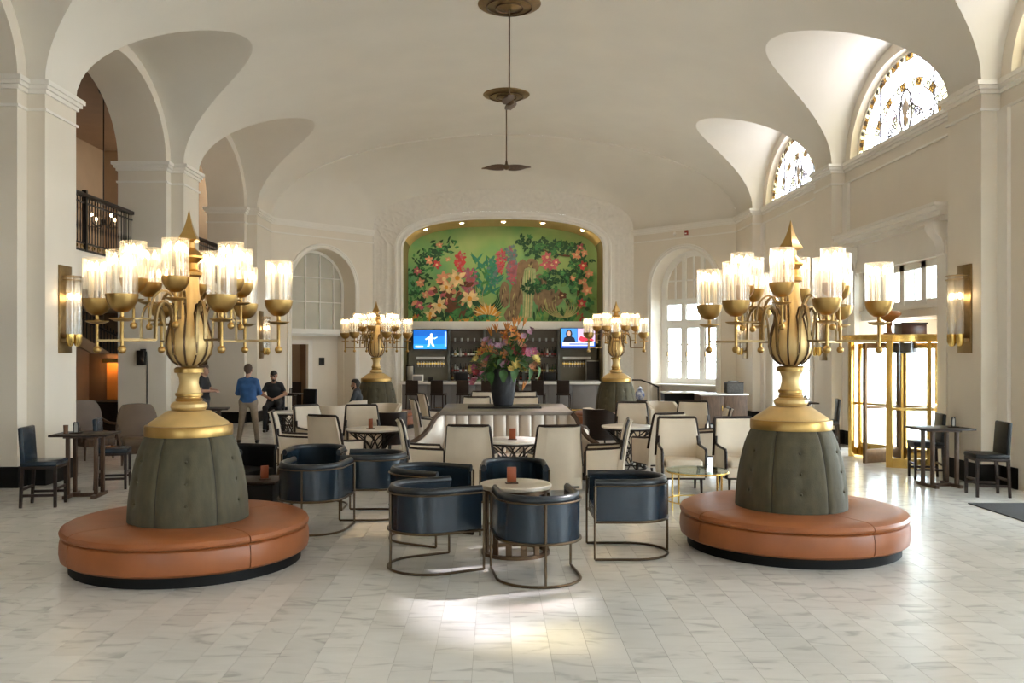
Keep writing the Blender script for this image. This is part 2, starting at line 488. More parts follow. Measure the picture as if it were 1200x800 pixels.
wall_right = struct(wr.build('wall_right', PAINT, angle=40), 'cream window wall with pilasters')
struct(tr.build('trim_2', TRIM, angle=0), 'stepped cornice along the window wall')
struct(br.build('baseboard_right', BASE, angle=0), 'black skirting along the window wall')

# ---------------- wall_front, behind the viewpoint, with three tall windows
wf = MB()
xs = [(-5.0, -3.4), (4.0, 5.6)]
prev = -8.4
for a, b in xs + [(8.4, 8.4)]:
    wf.bb(prev, a, YB0 - .3, YB0, 0, 9.2); prev = b
for a, b in xs: wf.bb(a, b, YB0 - .3, YB0, 0, .5); wf.bb(a, b, YB0 - .3, YB0, 3.1, 9.2)
struct(wf.build('wall_front', PAINT, angle=0), 'cream end wall with tall windows')
for k, (a, b) in enumerate(xs):
    w = MB(); w.bb(a, b, YB0 - .2, YB0 - .19, .5, 3.1)
    g = struct(w.build('window_%d' % (10 + k), CLEAR, angle=0), 'tall clear window in the end wall')
    w = MB()
    for t in (0, .333, .667, 1): w.bb(a + (b - a) * t - .03, a + (b - a) * t + .03, YB0 - .22, YB0 - .15, .5, 3.1)
    for t in (0, .25, .5, .75, 1): w.bb(a, b, YB0 - .22, YB0 - .15, .5 + 2.6 * t - .03, .5 + 2.6 * t + .03)
    w.build('window_frame', WHITE, g, angle=0)

# ---------------- apse: angled walls, bar wall, coved ceiling
def sup(t, n): return max(0.0, 1 - abs(t) ** n) ** (1.0 / n)
def outer_z(c): return 6.2 + 1.4 * sup(c, 2.3)
def arch_path(hw, zs, rise, z0=0.0, n=48, k=2.0, cx=0.0):
    pts = [(cx - hw, z0 + (zs - z0) * i / 6) for i in range(6)]
    for i in range(n + 1):
        a = math.pi * (1 - i / n)
        c, s = math.cos(a), math.sin(a)
        u = math.copysign(abs(c) ** (2.0 / k), c); v = abs(s) ** (2.0 / k)
        pts.append((cx + hw * u, zs + rise * v))
    return pts + [(cx + hw, z0 + (zs - z0) * (5 - i) / 6) for i in range(6)]
KF = .80
BH = 4.45
rows = []
NA = 96
ths = sorted(set([math.pi * (1 - i / NA) for i in range(NA + 1)] + [math.acos(KF), math.acos(-KF)]), reverse=True)
for th in ths:
    c = math.cos(th)
    if abs(abs(c) - KF) < 1e-9: c = math.copysign(KF, c)
    A = Vector((XC + HW * c, YB1, ZC + (RISE - .05) * math.sin(th)))
    if abs(c) >= KF:
        f = (1 - abs(c)) / (1 - KF)
        B = Vector((XC + math.copysign(HW + (BH - HW) * f, c), YB1 + (Y_BACK - YB1) * f, ZC))
    else: B = Vector((XC + BH * c / KF, Y_BACK, outer_z(c / KF)))
    r = []
    for j in range(15):
        v = j / 14
        p = A.lerp(B, v); w = (1 - v ** 2.2) ** .62
        r.append((p.x, p.y, B.z + (A.z - B.z) * w))
    rows.append(r)
mb = MB().grid(rows)
mb.grid([[(XC + HW * math.cos(math.pi * i / NA), YB1, ZC + RISE * math.sin(math.pi * i / NA)), (XC + HW * math.cos(math.pi * i / NA), YB1, ZC + (RISE - .05) * math.sin(math.pi * i / NA))] for i in range(NA + 1)])
struct(mb.build('ceiling_apse', VAULT, angle=50), 'coved plaster ceiling above the bar')

OPEN = dict(hw=3.42, zs=5.50, rise=1.08, k=2.6)
FRAME = dict(hw=3.72, zs=5.50, rise=1.36, k=2.6)
# ornate relief band of the bar wall: a fine grid pushed into a scrolling vine
NA = 460
inner = arch_path(FRAME['hw'], FRAME['zs'], FRAME['rise'], 0, NA, 2.6)
outer = arch_path(BH, ZC, 1.4, 0, NA, 2.3)
rows = []; acc = 0.0
for i, (p, q) in enumerate(zip(inner, outer)):
    if i: acc += math.hypot(p[0] - inner[i - 1][0], p[1] - inner[i - 1][1])
    r = []
    for j in range(19):
        t = j / 18
        x, z = p[0] + (q[0] - p[0]) * t, p[1] + (q[1] - p[1]) * t
        h = 0.0
        if 0.08 < t < .92:
            ph = acc * 9.0
            vine = .5 + .26 * math.sin(ph)
            h = .016 * math.exp(-((t - vine) / .05) ** 2)
            h += .020 * max(0, math.sin(acc * 31 + 3 * math.sin(t * 9))) * max(0, math.sin(t * 23 + 2 * math.sin(acc * 13)))
        elif t >= .92 or t <= .08: h = .016
        r.append((XC + x, Y_BACK - h * 1.3, z))
    dx, dz = q[0] - p[0], q[1] - p[1]; dl = math.hypot(dx, dz); r.append((XC + q[0] + dx / dl * .25, Y_BACK, q[1] + dz / dl * .25))
    rows.append(r)
wall_back = struct(MB().grid(rows).build('wall_back', RELIEF, angle=60), 'plaster bar wall with a scrolling relief band')
# moulded frame around the bar opening
pr = [(0, 0), (.0, .05), (.06, .09), (.10, .06), (.18, .06), (.22, .10), (.27, .10), (.30, .02)]
A, B = arch_path(**OPEN, n=120), arch_path(**FRAME, n=120)
rows = [[(XC + a[0] + (b[0] - a[0]) * w / .30, Y_BACK - h, a[1] + (b[1] - a[1]) * w / .30) for w, h in pr] for a, b in zip(A, B)]
struct(MB().grid(rows).build('trim_3', TRIM, angle=30), 'white moulded frame around the bar opening')
Y_MUR = 31.8
path = arch_path(**OPEN, n=80)
COVE = mat('cove_paint', (.62, .44, .17), .6, var=.05, scale=2)
REVEAL = mat('reveal_paint', (.13, .15, .055), .6, col2=(.20, .13, .05), scale=1.6, stretch=(1, 1, .4))
lo = [p for p in path if p[1] <= 5.9 and p[0] < 0]; hi = [p for p in path if p[1] >= 5.88]
ro = [p for p in path if p[1] <= 5.9 and p[0] > 0]
for nm, ps, mm in (('wall_niche_left', [p for p in path if p[1] <= 5.86 and p[0] < 0], REVEAL), ('wall_niche_right', [p for p in path if p[1] <= 5.86 and p[0] > 0], REVEAL)):
    struct(MB().grid([[(XC + p[0], Y_BACK, p[1]), (XC + p[0], Y_MUR + .1, p[1])] for p in ps]).build(nm, mm, angle=40), 'olive painted side of the bar recess')
i0 = max(i for i, p in enumerate(path) if p[1] <= 5.86 and p[0] < 0); i1 = min(i for i, p in enumerate(path) if p[1] <= 5.86 and p[0] > 0)
struct(MB().grid([[(XC + p[0], Y_BACK, p[1]), (XC + p[0], Y_MUR + .1, p[1])] for p in path[i0:i1 + 1]]).build('ceiling_niche', COVE, angle=40), 'ochre curved soffit over the mural')
mb = MB(); mb.bb(XC - 4.4, XC + 4.4, Y_MUR + .06, Y_MUR + .2, 0, 7)
struct(mb.build('wall_niche_back', REVEAL, angle=0), 'rear wall of the bar recess')

# angled walls
LW = math.hypot(HW - BH, Y_BACK - YB1)
def frame_of(s):
    """local (u along the wall towards the bar, w outwards, z) -> world"""
    o = Vector((XC + s * HW, YB1, 0)); t = Vector((XC + s * BH, Y_BACK, 0)) - o; t.normalize()
    n = Vector((-s * -t.y, s * -t.x, 0)) * 1.0
    n = Vector((t.y * s, -t.x * s, 0)) if (Vector((t.y * s, -t.x * s, 0)).y > 0) else Vector((-t.y * s, t.x * s, 0))
    return Matrix(((t.x, n.x, 0, o.x), (t.y, n.y, 0, o.y), (0, 0, 1, 0), (0, 0, 0, 1)))
UC, UH, USP = 1.96, 1.25, 4.15
ML, MR = frame_of(-1), frame_of(1)
def apse_wall(M, zbot, depth):
    mb = MB()
    P = arch_path(UH, USP, UH, zbot, 40, 2.0, UC)
    mid = len(P) // 2
    front = []
    for i, (u, z) in enumerate(P):
        if z <= USP + 1e-6: q = (0.0 if u < UC else LW, z)
        elif P[i - 1][1] <= USP + 1e-6 and u < UC: q = (0.0, ZC)
        elif P[min(i + 1, len(P) - 1)][1] <= USP + 1e-6 and u > UC: q = (LW, ZC)
        else: q = (max(0, min(LW, UC + (u - UC) * 1.0 / UH * (UC if u < UC else LW - UC))), ZC)
        front.append([(u, 0, z), (q[0], 0, q[1])])
    mb.grid(front)
    a = [(p[0], p[1]) for p in P]
    k0 = max(i for i, p in enumerate(P) if p[1] <= USP + 1e-6 and p[0] < UC); k1 = min(i for i, p in enumerate(P) if p[1] <= USP + 1e-6 and p[0] > UC)
    if zbot > 0: mb.add([(0, 0, 0), (LW, 0, 0), (LW, 0, zbot), (0, 0, zbot)], [(0, 1, 2, 3)])
    mb.grid([[(u, 0, z), (u, depth, z)] for u, z in P])
    return mb.xf(M), P
def apse_trim(M, P, zbot):
    mb = MB()
    for z0, z1, p in ((6.13, 6.20, .11), (6.07, 6.13, .075), (6.01, 6.07, .035), (5.745, 5.785, .028)): mb.bb(-.05, LW + .02, -p, 0, z0, z1)
    P2 = arch_path(UH + .16, USP, UH + .16, zbot, 40, 2.0, UC)
    pr = [(0, 0), (0, .035), (.35, .06), (.6, .035), (.7, .055), (.95, .055), (1, 0)]
    mb.grid([[(a[0] + (b[0] - a[0]) * w, -h, a[1] + (b[1] - a[1]) * w) for w, h in pr] for a, b in zip(P, P2)])
    return mb.xf(M)
mb, P = apse_wall(ML, 0, .66); struct(mb.build('wall_apse_left', PAINT, angle=40), 'angled cream wall with an arched doorway')
struct(apse_trim(ML, P, 0).build('trim_4', TRIM, angle=30), 'moulding around the arched doorway')
mb, P = apse_wall(MR, 0, .66); struct(mb.build('wall_apse_right', PAINT, angle=40), 'angled cream wall with an arched window')
struct(apse_trim(MR, P, 0).build('trim_5', TRIM, angle=30), 'moulding around the arched window')
mb = MB(); mb.bb(0, UC - UH - .02, -.03, 0, 0, .32); mb.bb(UC + UH + .02, LW, -.03, 0, 0, .32); mb.xf(ML)
k = len(mb.v); mb.bb(0, LW, -.03, 0, 0, .32); mb.xf(MR, k)
struct(mb.build('baseboard_apse', BASE, angle=0), 'black skirting of the angled walls')

# left niche: blind arched window above a ledge, doorway below
PANEM = mat('milky_pane', (.56, .54, .46), .25, var=.06, scale=2)
def arch_top(u): return USP + math.sqrt(max(0, UH ** 2 - (u - UC) ** 2))
def grid_window(M, w, us, zs, zbot, pane_mat, bar_mat, name, label, bar=.035, depth=.05):
    """mullioned sheet under a round arch: one pane object for each light"""
    fr = MB()
    for u in us:
        t = arch_top(u)
        fr.bb(u - bar / 2, u + bar / 2, w - depth, w + .01, zbot, t - .02)
    for z in zs:
        h = UH if z <= USP else math.sqrt(max(0, UH ** 2 - (z - USP) ** 2))
        fr.bb(UC - h, UC + h, w - depth, w + .01, z - bar / 2, z + bar / 2)
    Pa, Pb = arch_path(UH, USP, UH, zbot, 40, 2.0, UC), arch_path(UH - .09, USP, UH - .09, zbot, 40, 2.0, UC)
    fr.grid([[(a[0], w - depth, a[1]), (b[0], w - depth, b[1]), (b[0], w + .01, b[1])] for a, b in zip(Pa, Pb)])
    root = struct(fr.xf(M).build(name, bar_mat, angle=30), label)
    ue = [UC - UH] + list(us) + [UC + UH]; ze = [zbot] + list(zs) + [USP + UH]
    for i in range(len(ue) - 1):
        for j in range(len(ze) - 1):
            a, b, c, d = ue[i], ue[i + 1], ze[j], ze[j + 1]
            pts = [(a, c), (b, c)]
            top = [(a + (b - a) * (1 - t / 8), min(d, arch_top(a + (b - a) * (1 - t / 8)))) for t in range(9)]
            if max(p[1] for p in top) - c < .05: continue
            top = [(p[0], max(p[1], c)) for p in top]
            pm = MB(); pm.add([(p[0], w, p[1]) for p in pts + top], [tuple(range(2 + len(top)))])
            pm.xf(M).build('pane', pane_mat(i, j), root, angle=0, fix=False)
    return root
grid_window(ML, .66, [UC - .83, UC - .28, UC + .28, UC + .83], [3.70, 4.50], 2.78, lambda i, j: PANEM, WHITE, 'window_1', 'blind arched window of milky panes above a doorway', bar=.03)
mb = MB(); mb.bb(UC - UH, UC + UH, .3, .7, 2.64, 2.80)
mb.bb(UC - UH, UC + UH, .5, .7, 2.58, 2.64); struct(mb.xf(ML).build('trim_6', WHITE, angle=0), 'white ledge over the doorway')
# doorway wall with opening
D0, D1, DH = UC - UH + .02, UC + .02, 2.3
mb = MB(); mb.bb(D1, UC + UH, .95, 1.05, 0, 2.64); mb.bb(UC - UH, D1, .95, 1.05, DH, 2.64); mb.bb(UC + UH - .02, UC + UH + .08, .6, 1.05, 0, 2.7); mb.bb(UC - UH - .08, UC - UH + .02, .6, 1.05, 0, 2.7); mb.bb(UC - UH, UC + UH, .6, 1.05, 2.64, 2.7)
struct(mb.xf(ML).build('wall_doorway', PAINT, angle=0), 'recessed cream wall beside the doorway')
mb = MB(); mb.bb(D1, D1 + .17, .91, .95, 0, DH + .14); mb.bb(D0 - .02, D1 + .17, .91, .95, DH, DH + .14)
struct(mb.xf(ML).build('trim_7', TRIM, angle=0), 'white door casing')
mb = MB(); mb.bb(D0 - 2.2, D1 + 1.6, 3.6, 3.7, 0, 3); mb.bb(D0 - 2.2, D0 - 2.1, 1.05, 3.6, 0, 3); mb.bb(D1 + 1.5, D1 + 1.6, 1.05, 3.6, 0, 3); mb.bb(D0 - 2.2, D1 + 1.6, 1.05, 3.7, 3, 3.1); mb.bb(D0 - 2.2, D1 + 1.6, 1.05, 3.7, -.1, -.01)
struct(mb.xf(ML).build('wall_side_room', BROWN, angle=0), 'brown wall of the room beyond the doorway')
mb = MB(); mb.bb(D0 - 2.1, D1 + 1.5, 3.52, 3.6, 0, .95)
struct(mb.xf(ML).build('trim_8', WOODD, angle=0), 'dark dado in the room beyond')
r = thing('framed_picture', 'dark framed ochre picture on the brown wall beyond the arched doorway', 'picture')
mb = MB(); mb.bb(.62, 1.78, 3.50, 3.52, 1.16, 2.26); mb.xf(ML).build('picture_canvas', mat('ochre_canvas', (.33, .25, .12), .6, var=.2, scale=3), r, angle=0)
mb = MB()
for a, b, c, d in ((.54, .62, 1.08, 2.34), (1.78, 1.86, 1.08, 2.34), (.54, 1.86, 1.08, 1.16), (.54, 1.86, 2.26, 2.34)): mb.bb(a, b, 3.46, 3.52, c, d)
mb.xf(ML).build('picture_frame', IRON, r, angle=0)
r = thing('ceiling_downlight', 'round warm downlight in the ceiling of the room beyond the doorway', 'light')  # unseen lamp, added to brighten the room behind the doorway
p = ML @ Vector((1.2, 2.4, 2.99))
MB().lathe([(.12, 0), (.12, -.02)], 16, p).build('lens', emit('downlight_warm', (1, .72, .42), 22), r)
MB().lathe([(.12, 0), (.15, 0), (.15, -.025), (.12, -.025)], 16, p, caps=False).build('trim_ring', BRONZE, r)
mb = MB(); mb.bb(2.42, 2.62, .90, .94, 1.60, 1.85)
r = thing('wall_thermostat', 'small square black panel on the cream wall beside the doorway', 'wall panel')
mb.xf(ML).build('plate', IRON, r, bevel=.005); mb = MB(); mb.bb(2.47, 2.57, .885, .90, 1.67, 1.78); mb.xf(ML).build('button', BLACKL, r)

# right niche: arched casement window
def casement():
    w = .62; W3 = [UC - .83, UC - .28, UC + .28, UC + .83]
    fr = MB()
    zs0 = 1.0
    Pa, Pb = arch_path(UH, USP, UH, zs0, 40, 2.0, UC), arch_path(UH - .20, USP, UH - .20, zs0, 40, 2.0, UC)
    fr.grid([[(a[0], w - .05, a[1]), (b[0], w - .05, b[1]), (b[0], w + .06, b[1])] for a, b in zip(Pa, Pb)])
    for z, h in ((1.05, .10), (2.98, .13), (3.72, .10)): fr.bb(UC - UH, UC + UH, w - .06, w + .05, z - h, z + h)
    for u in (UC - .36, UC + .36): fr.bb(u - .07, u + .07, w - .06, w + .05, zs0, 5.3)
    for u in (UC - .72, UC, UC + .72): pass
    fr.bb(UC - 1.0, UC + 1.0, w - .03, w + .03, 4.40, 4.45)
    for u in (UC - .72, UC, UC + .72): fr.bb(u - .02, u + .02, w - .03, w + .03, 3.75, arch_top(u) - .1)
    root = struct(fr.xf(MR).build('window_2', WHITE, angle=30), 'white arched casement window beside the bar')
    # solid arched head
    hd = MB(); hp = [(UC - 1.1, 3.75)] + [(UC + 1.1, 3.75)] + [(UC + (UH - .1) * math.cos(math.pi * i / 24), USP + (UH - .1) * math.sin(math.pi * i / 24)) for i in range(25)]
    hd.add([(p[0], w + .02, p[1]) for p in hp], [tuple(range(len(hp)))]); hd.xf(MR).build('head_panel', PAINT, root, angle=0)
    for u0, u1 in ((UC - 1.05, UC - .43), (UC - .29, UC + .29), (UC + .43, UC + 1.05)):
        g = MB(); g.bb(u0, u1, w, w + .008, 1.15, 2.85); g.xf(MR).build('pane', CLEAR, root, angle=0)
        g = MB(); g.bb(u0, u1, w, w + .008, 3.11, 3.62); g.xf(MR).build('pane', CLEAR, root, angle=0)
        s = MB()
        for z in (1.15, 1.72, 2.29, 2.85): s.bb(u0, u1, w - .03, w + .03, z - .022, z + .022)
        for u in (u0 + .03, u1 - .03): s.bb(u - .03, u + .03, w - .03, w + .03, 1.15, 2.85)
        for u in (u0, u1): s.bb(u - .04, u + .04, w - .03, w + .03, 3.1, 3.63)
        s.xf(MR).build('casement_sash', WHITE, root, angle=0)
        h = MB(); h.bb(u1 - .05, u1 - .02, w - .07, w - .03, 1.9, 2.05); h.xf(MR).build('sash_handle', BRONZE, root, angle=0)
    s = MB(); s.bb(UC - UH, UC + UH, .02, w + .05, .93, .98); s.xf(MR).build('window_sill', WHITE, root, angle=0)
    s = MB(); s.bb(UC - UH, UC + UH, .55, .72, 0, .95); s.xf(MR).build('apron_panel', PAINT, root, angle=0)
    for u in (UC - .6, UC + .1, UC + .7):
        s = MB(); s.bb(u - .06, u + .06, .70, .73, 0.6, 0.7)
    return root
casement()
portal(tuple(MR @ Vector((UC, 1.0, 2.4))), (R90, 0, math.atan2((MR @ Vector((0, 1, 0)) - MR @ Vector((0, 0, 0))).y, (MR @ Vector((0, 1, 0)) - MR @ Vector((0, 0, 0))).x) - math.pi / 2 + math.pi), 2.2, 2.8)

# ---------------- right wall windows
def sash_window(n, yc, y0, y1, z0, z1, x, cols, rows_, label):
    fr = MB()
    for i in range(cols + 1):
        y = y0 + (y1 - y0) * i / cols; h = .06 if i in (0, cols) else .035
        fr.bb(x - .04, x + .05, max(y0, y - h), min(y1, y + h), z0, z1)
    for j in range(rows_ + 1):
        z = z0 + (z1 - z0) * j / rows_; h = .07 if j in (0, rows_) else .025
        fr.bb(x - .035, x + .045, y0, y1, max(z0, z - h), min(z1, z + h))
    root = struct(fr.build('window_%d' % n, WHITE, angle=0), label)
    for i in range(cols):
        for j in range(rows_):
            g = MB(); g.bb(x, x + .008, y0 + (y1 - y0) * i / cols, y0 + (y1 - y0) * (i + 1) / cols, z0 + (z1 - z0) * j / rows_, z0 + (z1 - z0) * (j + 1) / rows_)
            g.build('pane', CLEAR, root, angle=0, fix=False)
for k, yc in enumerate((-1.0, 5.0, 11.0)): sash_window(3 + k, yc, *HOLES[yc], XRW + .3, 3, 4, 'tall white window of the window wall')
sash_window(6, 23.0, *HOLES[23.0], XRW + .3, 4, 4, 'white french window behind the gilded lamp')
# casing of the french window
mb = MB(); y0, y1, z0, z1 = HOLES[23.0]
for a, b, c, d in ((y0 - .2, y0, 0, z1 + .2), (y1, y1 + .2, 0, z1 + .2), (y0, y1, z1, z1 + .2)): mb.bb(XRW - .05, XRW, a, b, c, d)
struct(mb.build('trim_9', TRIM, angle=0), 'casing of the french window')

# stained glass lunettes
def tint(name, c, d=.25): return glass(name, c, .03, .1, d, c)
GL_GOLD = tint('amber_glass', (.12, .06, .012), .15); GL_CREAM = tint('cream_glass', (.46, .40, .25), .3); GL_LILAC = tint('lilac_glass', (.62, .59, .72), .35); GL_WHITE = tint('pale_glass', (.78, .78, .82), .35); GL_DK = tint('brown_glass', (.05, .024, .006), .1); GL_PINK = tint('rose_glass', (.45, .30, .32), .3); GL_SAGE = tint('sage_glass', (.40, .38, .27), .3)
LEAD = mat('lead_came', (.16, .14, .13), .5, metal=.3)
def wedge(r0, r1, a0, a1, n=3):
    rr = IN[1] / IN[0]
    lo = [(IN[0] * r0 * math.cos(a0 + (a1 - a0) * i / n), IN[1] * r0 * math.sin(a0 + (a1 - a0) * i / n)) for i in range(n + 1)]
    hi = [(IN[0] * r1 * math.cos(a0 + (a1 - a0) * i / n), IN[1] * r1 * math.sin(a0 + (a1 - a0) * i / n)) for i in range(n + 1)]
    return lo + hi[::-1]
def make_lunette():
    panes = []; lead = MB(); rnd = random.Random(4)
    def pane(poly, m):
        me = MB(); me.add([(0, p[0], p[1]) for p in poly], [tuple(range(len(poly)))]); panes.append(me.mesh('pane', m, angle=0, fix=False))
        lead.tube([(0, p[0], p[1]) for p in poly], .012, 4, closed=True)
    n = 22
    for i in range(n):
        a0, a1 = math.pi * i / n, math.pi * (i + 1) / n
        pane(wedge(.90, .99, a0, a1), GL_GOLD if i % 2 else GL_CREAM)
        # scroll inside the border light
        am = (a0 + a1) / 2; c = (IN[0] * .945 * math.cos(am), IN[1] * .945 * math.sin(am))
        lead.tube([(0, c[0] + .055 * math.cos(t * .7) * (1 - t / 14), c[1] + .055 * math.sin(t * .7) * (1 - t / 14)) for t in range(13)], .022, 4)
    n = 26
    for i in range(n):
        a0, a1 = math.pi * i / n, math.pi * (i + 1) / n
        pane(wedge(.66, .90, a0, a1), GL_CREAM if (i < 5 or i > 20) else (GL_LILAC if i % 2 else GL_WHITE))
    n = 20
    for i in range(n):
        a0, a1 = math.pi * i / n, math.pi * (i + 1) / n
        pane(wedge(.57, .66, a0, a1), (GL_GOLD, GL_WHITE, GL_SAGE)[i % 3])
        am = (a0 + a1) / 2; c = (IN[0] * .615 * math.cos(am), IN[1] * .615 * math.sin(am))
        lead.tube([(0, c[0] + .05 * math.cos(t * 2 * math.pi / 7), c[1] + .05 * math.sin(t * 2 * math.pi / 7)) for t in range(7)], .013, 4, closed=True)
    n = 9
    for i in range(n):
        a0, a1 = math.pi * i / n, math.pi * (i + 1) / n
        pane(wedge(.36, .57, a0, a1), (GL_WHITE, GL_LILAC, GL_PINK, GL_WHITE)[i % 4]); pane(wedge(.14, .36, a0, a1), (GL_LILAC, GL_WHITE, GL_SAGE)[i % 3])
        for q in range(2):
            am = a0 + (a1 - a0) * (.3 + .4 * q); rr = .28 + .2 * rnd.random()
            c = (IN[0] * rr * math.cos(am), IN[1] * rr * math.sin(am))
            lead.tube([(0, c[0] + .10 * math.cos(t * .75 + i) * (1 - t / 13), c[1] + .10 * math.sin(t * .75 + i) * (1 - t / 13)) for t in range(12)], .014, 4)
    # central oval medallion with a golden leaf figure
    ov = [(.24 * math.cos(2 * math.pi * i / 24), .50 + .42 * math.sin(2 * math.pi * i / 24)) for i in range(24)]
    lead.tube([(.0, p[0], p[1]) for p in ov], .024, 5, closed=True)
    fg = [(.02, .14), (.10, .30), (.06, .42), (.15, .58), (.05, .72), (0, .86), (-.05, .72), (-.15, .58), (-.06, .42), (-.10, .30)]
    me = MB(); me.add([(-.012, p[0], p[1]) for p in fg], [tuple(range(len(fg)))]); panes.append(me.mesh('pane', GL_DK, angle=0, fix=False))
    for y in (-1.1, 1.1): lead.bb(-.02, .02, y - .015, y + .015, 0, IN[1] * math.sqrt(1 - (y / IN[0]) ** 2))
    return panes, lead.mesh('lead_came', LEAD, angle=0, fix=False)
LPANES, LLEAD = make_lunette()
for k, yc in enumerate(BAYS):
    mb = MB(); x = XRW + .18
    ringo, ringi = harc(0, *IN), harc(0, IN[0] - .05, IN[1] - .05)
    mb.grid([[(-.03, a[0], a[1]), (-.03, b[0], b[1]), (.03, b[0], b[1])] for a, b in zip([(p[0], p[1] - ZC) for p in ringo], [(p[0], p[1] - ZC) for p in ringi])])
    mb.bb(-.03, .03, -IN[0], IN[0], -.01, .05)
    root = struct(mb.build('window_%d' % (20 + k), TRIM, None, (x, yc, ZC), angle=30), 'half-round stained glass window with amber border')
    if yc < 5: 
        link('lead_came', LLEAD, root); 
    else: link('lead_came', LLEAD, root)
    for me in LPANES: link('pane', me, root)
# ---------------- entrance surround on the window wall
DY0, DY1 = 15.25, 18.75
mb = MB()
for a, b in ((DY0 - .32, DY0), (DY1, DY1 + .32)): mb.bb(XRW - .10, XRW, a, b, 0, 3.95)
mb.bb(XRW - .08, XRW, DY0, DY1, 3.72, 3.95)
mb.bb(XRW - .05, XRW, DY0 - .32, DY1 + .32, 3.95, 4.28)
for z0, z1, p in ((4.28, 4.36, .18), (4.36, 4.44, .28), (4.44, 4.52, .36), (4.52, 4.57, .40)): mb.bb(XRW - p, XRW, DY0 - .35 - p * .35, DY1 + .35 + p * .35, z0, z1)
sur = struct(mb.build('trim_10', TRIM, angle=0), 'classical hood and casing above the entrance')
for yc in (DY0 - .12, DY1 + .12):
    k = MB(); pts = [(0, 4.28), (-.30, 4.28), (-.31, 4.18), (-.26, 4.08), (-.16, 3.98), (-.12, 3.86), (-.13, 3.74), (-.06, 3.66), (0, 3.64)]
    k.prism([(p[0] + XRW, p[1]) for p in pts], 'y', yc - .15, yc + .15); k.build('console_bracket', TRIM, sur, bevel=.012)
# transom with small windows
tz0, tz1, tx = 2.92, 3.72, XRW + .15
fr = MB(); fr.bb(tx - .1, tx + .1, DY0, DY1, 2.70, 2.92); fr.bb(tx - .14, tx, DY0, DY1, 2.84, 2.90); fr.bb(tx - .05, tx + .05, DY0, DY1, tz1 - .12, tz1)
fr.bb(tx - .04, tx + .04, DY0, DY1, tz0, tz0 + .10)
ws = [(DY0 + .12 + i * .86, DY0 + .12 + i * .86 + .68) for i in range(4)]
prev = DY0
for a, b in ws + [(DY1, DY1)]: fr.bb(tx - .05, tx + .05, prev, a, tz0, tz1); prev = b
tran = struct(fr.build('window_7', WHITE, angle=0), 'white transom with small square windows above the revolving door')
for a, b in ws:
    for c, d in ((a, (a + b) / 2 - .015), ((a + b) / 2 + .015, b)):
        g = MB(); g.bb(tx, tx + .008, c, d, tz0 + .1, tz1 - .12); g.build('pane', CLEAR, tran, angle=0)
    g = MB(); g.bb(tx - .02, tx + .02, (a + b) / 2 - .015, (a + b) / 2 + .015, tz0 + .1, tz1 - .12); g.build('glazing_bar', WHITE, tran, angle=0)
mb = MB(); mb.bb(8.72, 8.80, DY0 - .1, DY1 + .1, 2.28, 2.74); mb.bb(XRW + .3, 8.8, DY0 - .1, DY1 + .1, 2.7, 2.76)
struct(mb.build('wall_vestibule', PAINT, angle=0), 'pale panel above the revolving door')

# ---------------- revolving door
RC, RR, RH = (7.57, 16.35), 1.05, 2.24
rd = thing('revolving_door', 'brass framed revolving door with tall glass leaves', 'door', (RC[0], RC[1], 0))
def arcpts(r, a0, a1, z, n=10): return [(r * math.cos(math.radians(a0 + (a1 - a0) * i / n)), r * math.sin(math.radians(a0 + (a1 - a0) * i / n)), z) for i in range(n + 1)]
for a0, a1 in ((234, 306), (54, 126)):
    g = MB(); g.grid([[p, (p[0], p[1], RH)] for p in arcpts(RR - .02, a0, a1, .12)]); g.build('curved_glass', CLEAR, rd)
    g = MB()
    for z, h in ((.01, .17), (1.02, .05)):
        A, B = arcpts(RR, a0, a1, z), arcpts(RR - .05, a0, a1, z)
        g.grid([[a, b, (b[0], b[1], z + h), (a[0], a[1], z + h), a] for a, b in zip(A, B)])
    g.build('drum_rail', BRASS, rd)
    for a in (a0, a1, (a0 + a1) / 2):
        p = MB(); q = arcpts(RR - .025, a, a + 1, 0)[0]; w = .055 if a == (a0 + a1) / 2 else .11
        p.box((q[0], q[1], RH / 2 + .005), (.07, w, RH - .01), math.radians(a)); p.build('post', BRASS, rd, bevel=.006)
g = MB(); g.lathe([(RR + .03, RH), (RR + .03, RH + .10), (RR - .0, RH + .12), (0.01, RH + .12), (.01, RH)], 48, caps=False); g.build('canopy', BRASS, rd)
g = MB(); g.cyl((0, 0, .01), (0, 0, RH), .05, 12); g.build('centre_post', BRASS, rd)
g = MB(); g.lathe([(.26, RH - .02), (.26, RH - .2), (.05, RH - .22)], 20); g.build('drive_housing', IRON, rd)
for a in (206, 296, 26, 116):
    lf = MB(); ca, sa = math.cos(math.radians(a)), math.sin(math.radians(a))
    def Q(r0, r1, z0, z1, t): return ((r0 + r1) / 2 * ca, (r0 + r1) / 2 * sa, (z0 + z1) / 2), (r1 - r0, t, z1 - z0)
    for r0, r1, z0, z1, t in ((.05, .11, .03, RH - .03, .04), (.93, .99, .03, RH - .03, .05), (.11, .93, .03, .28, .04), (.11, .93, RH - .13, RH - .03, .04), (.11, .93, 1.02, 1.06, .05)):
        c, s = Q(r0, r1, z0, z1, t); lf.box(c, s, math.radians(a))
    l = lf.build('door_leaf', BRASS if a != 206 else RIB, rd, bevel=.004)
    gg = MB(); c, s = Q(.1, .94, .26, RH - .1, .008); gg.box(c, s, math.radians(a)); gg.build('leaf_glass', CLEAR, l, angle=0)
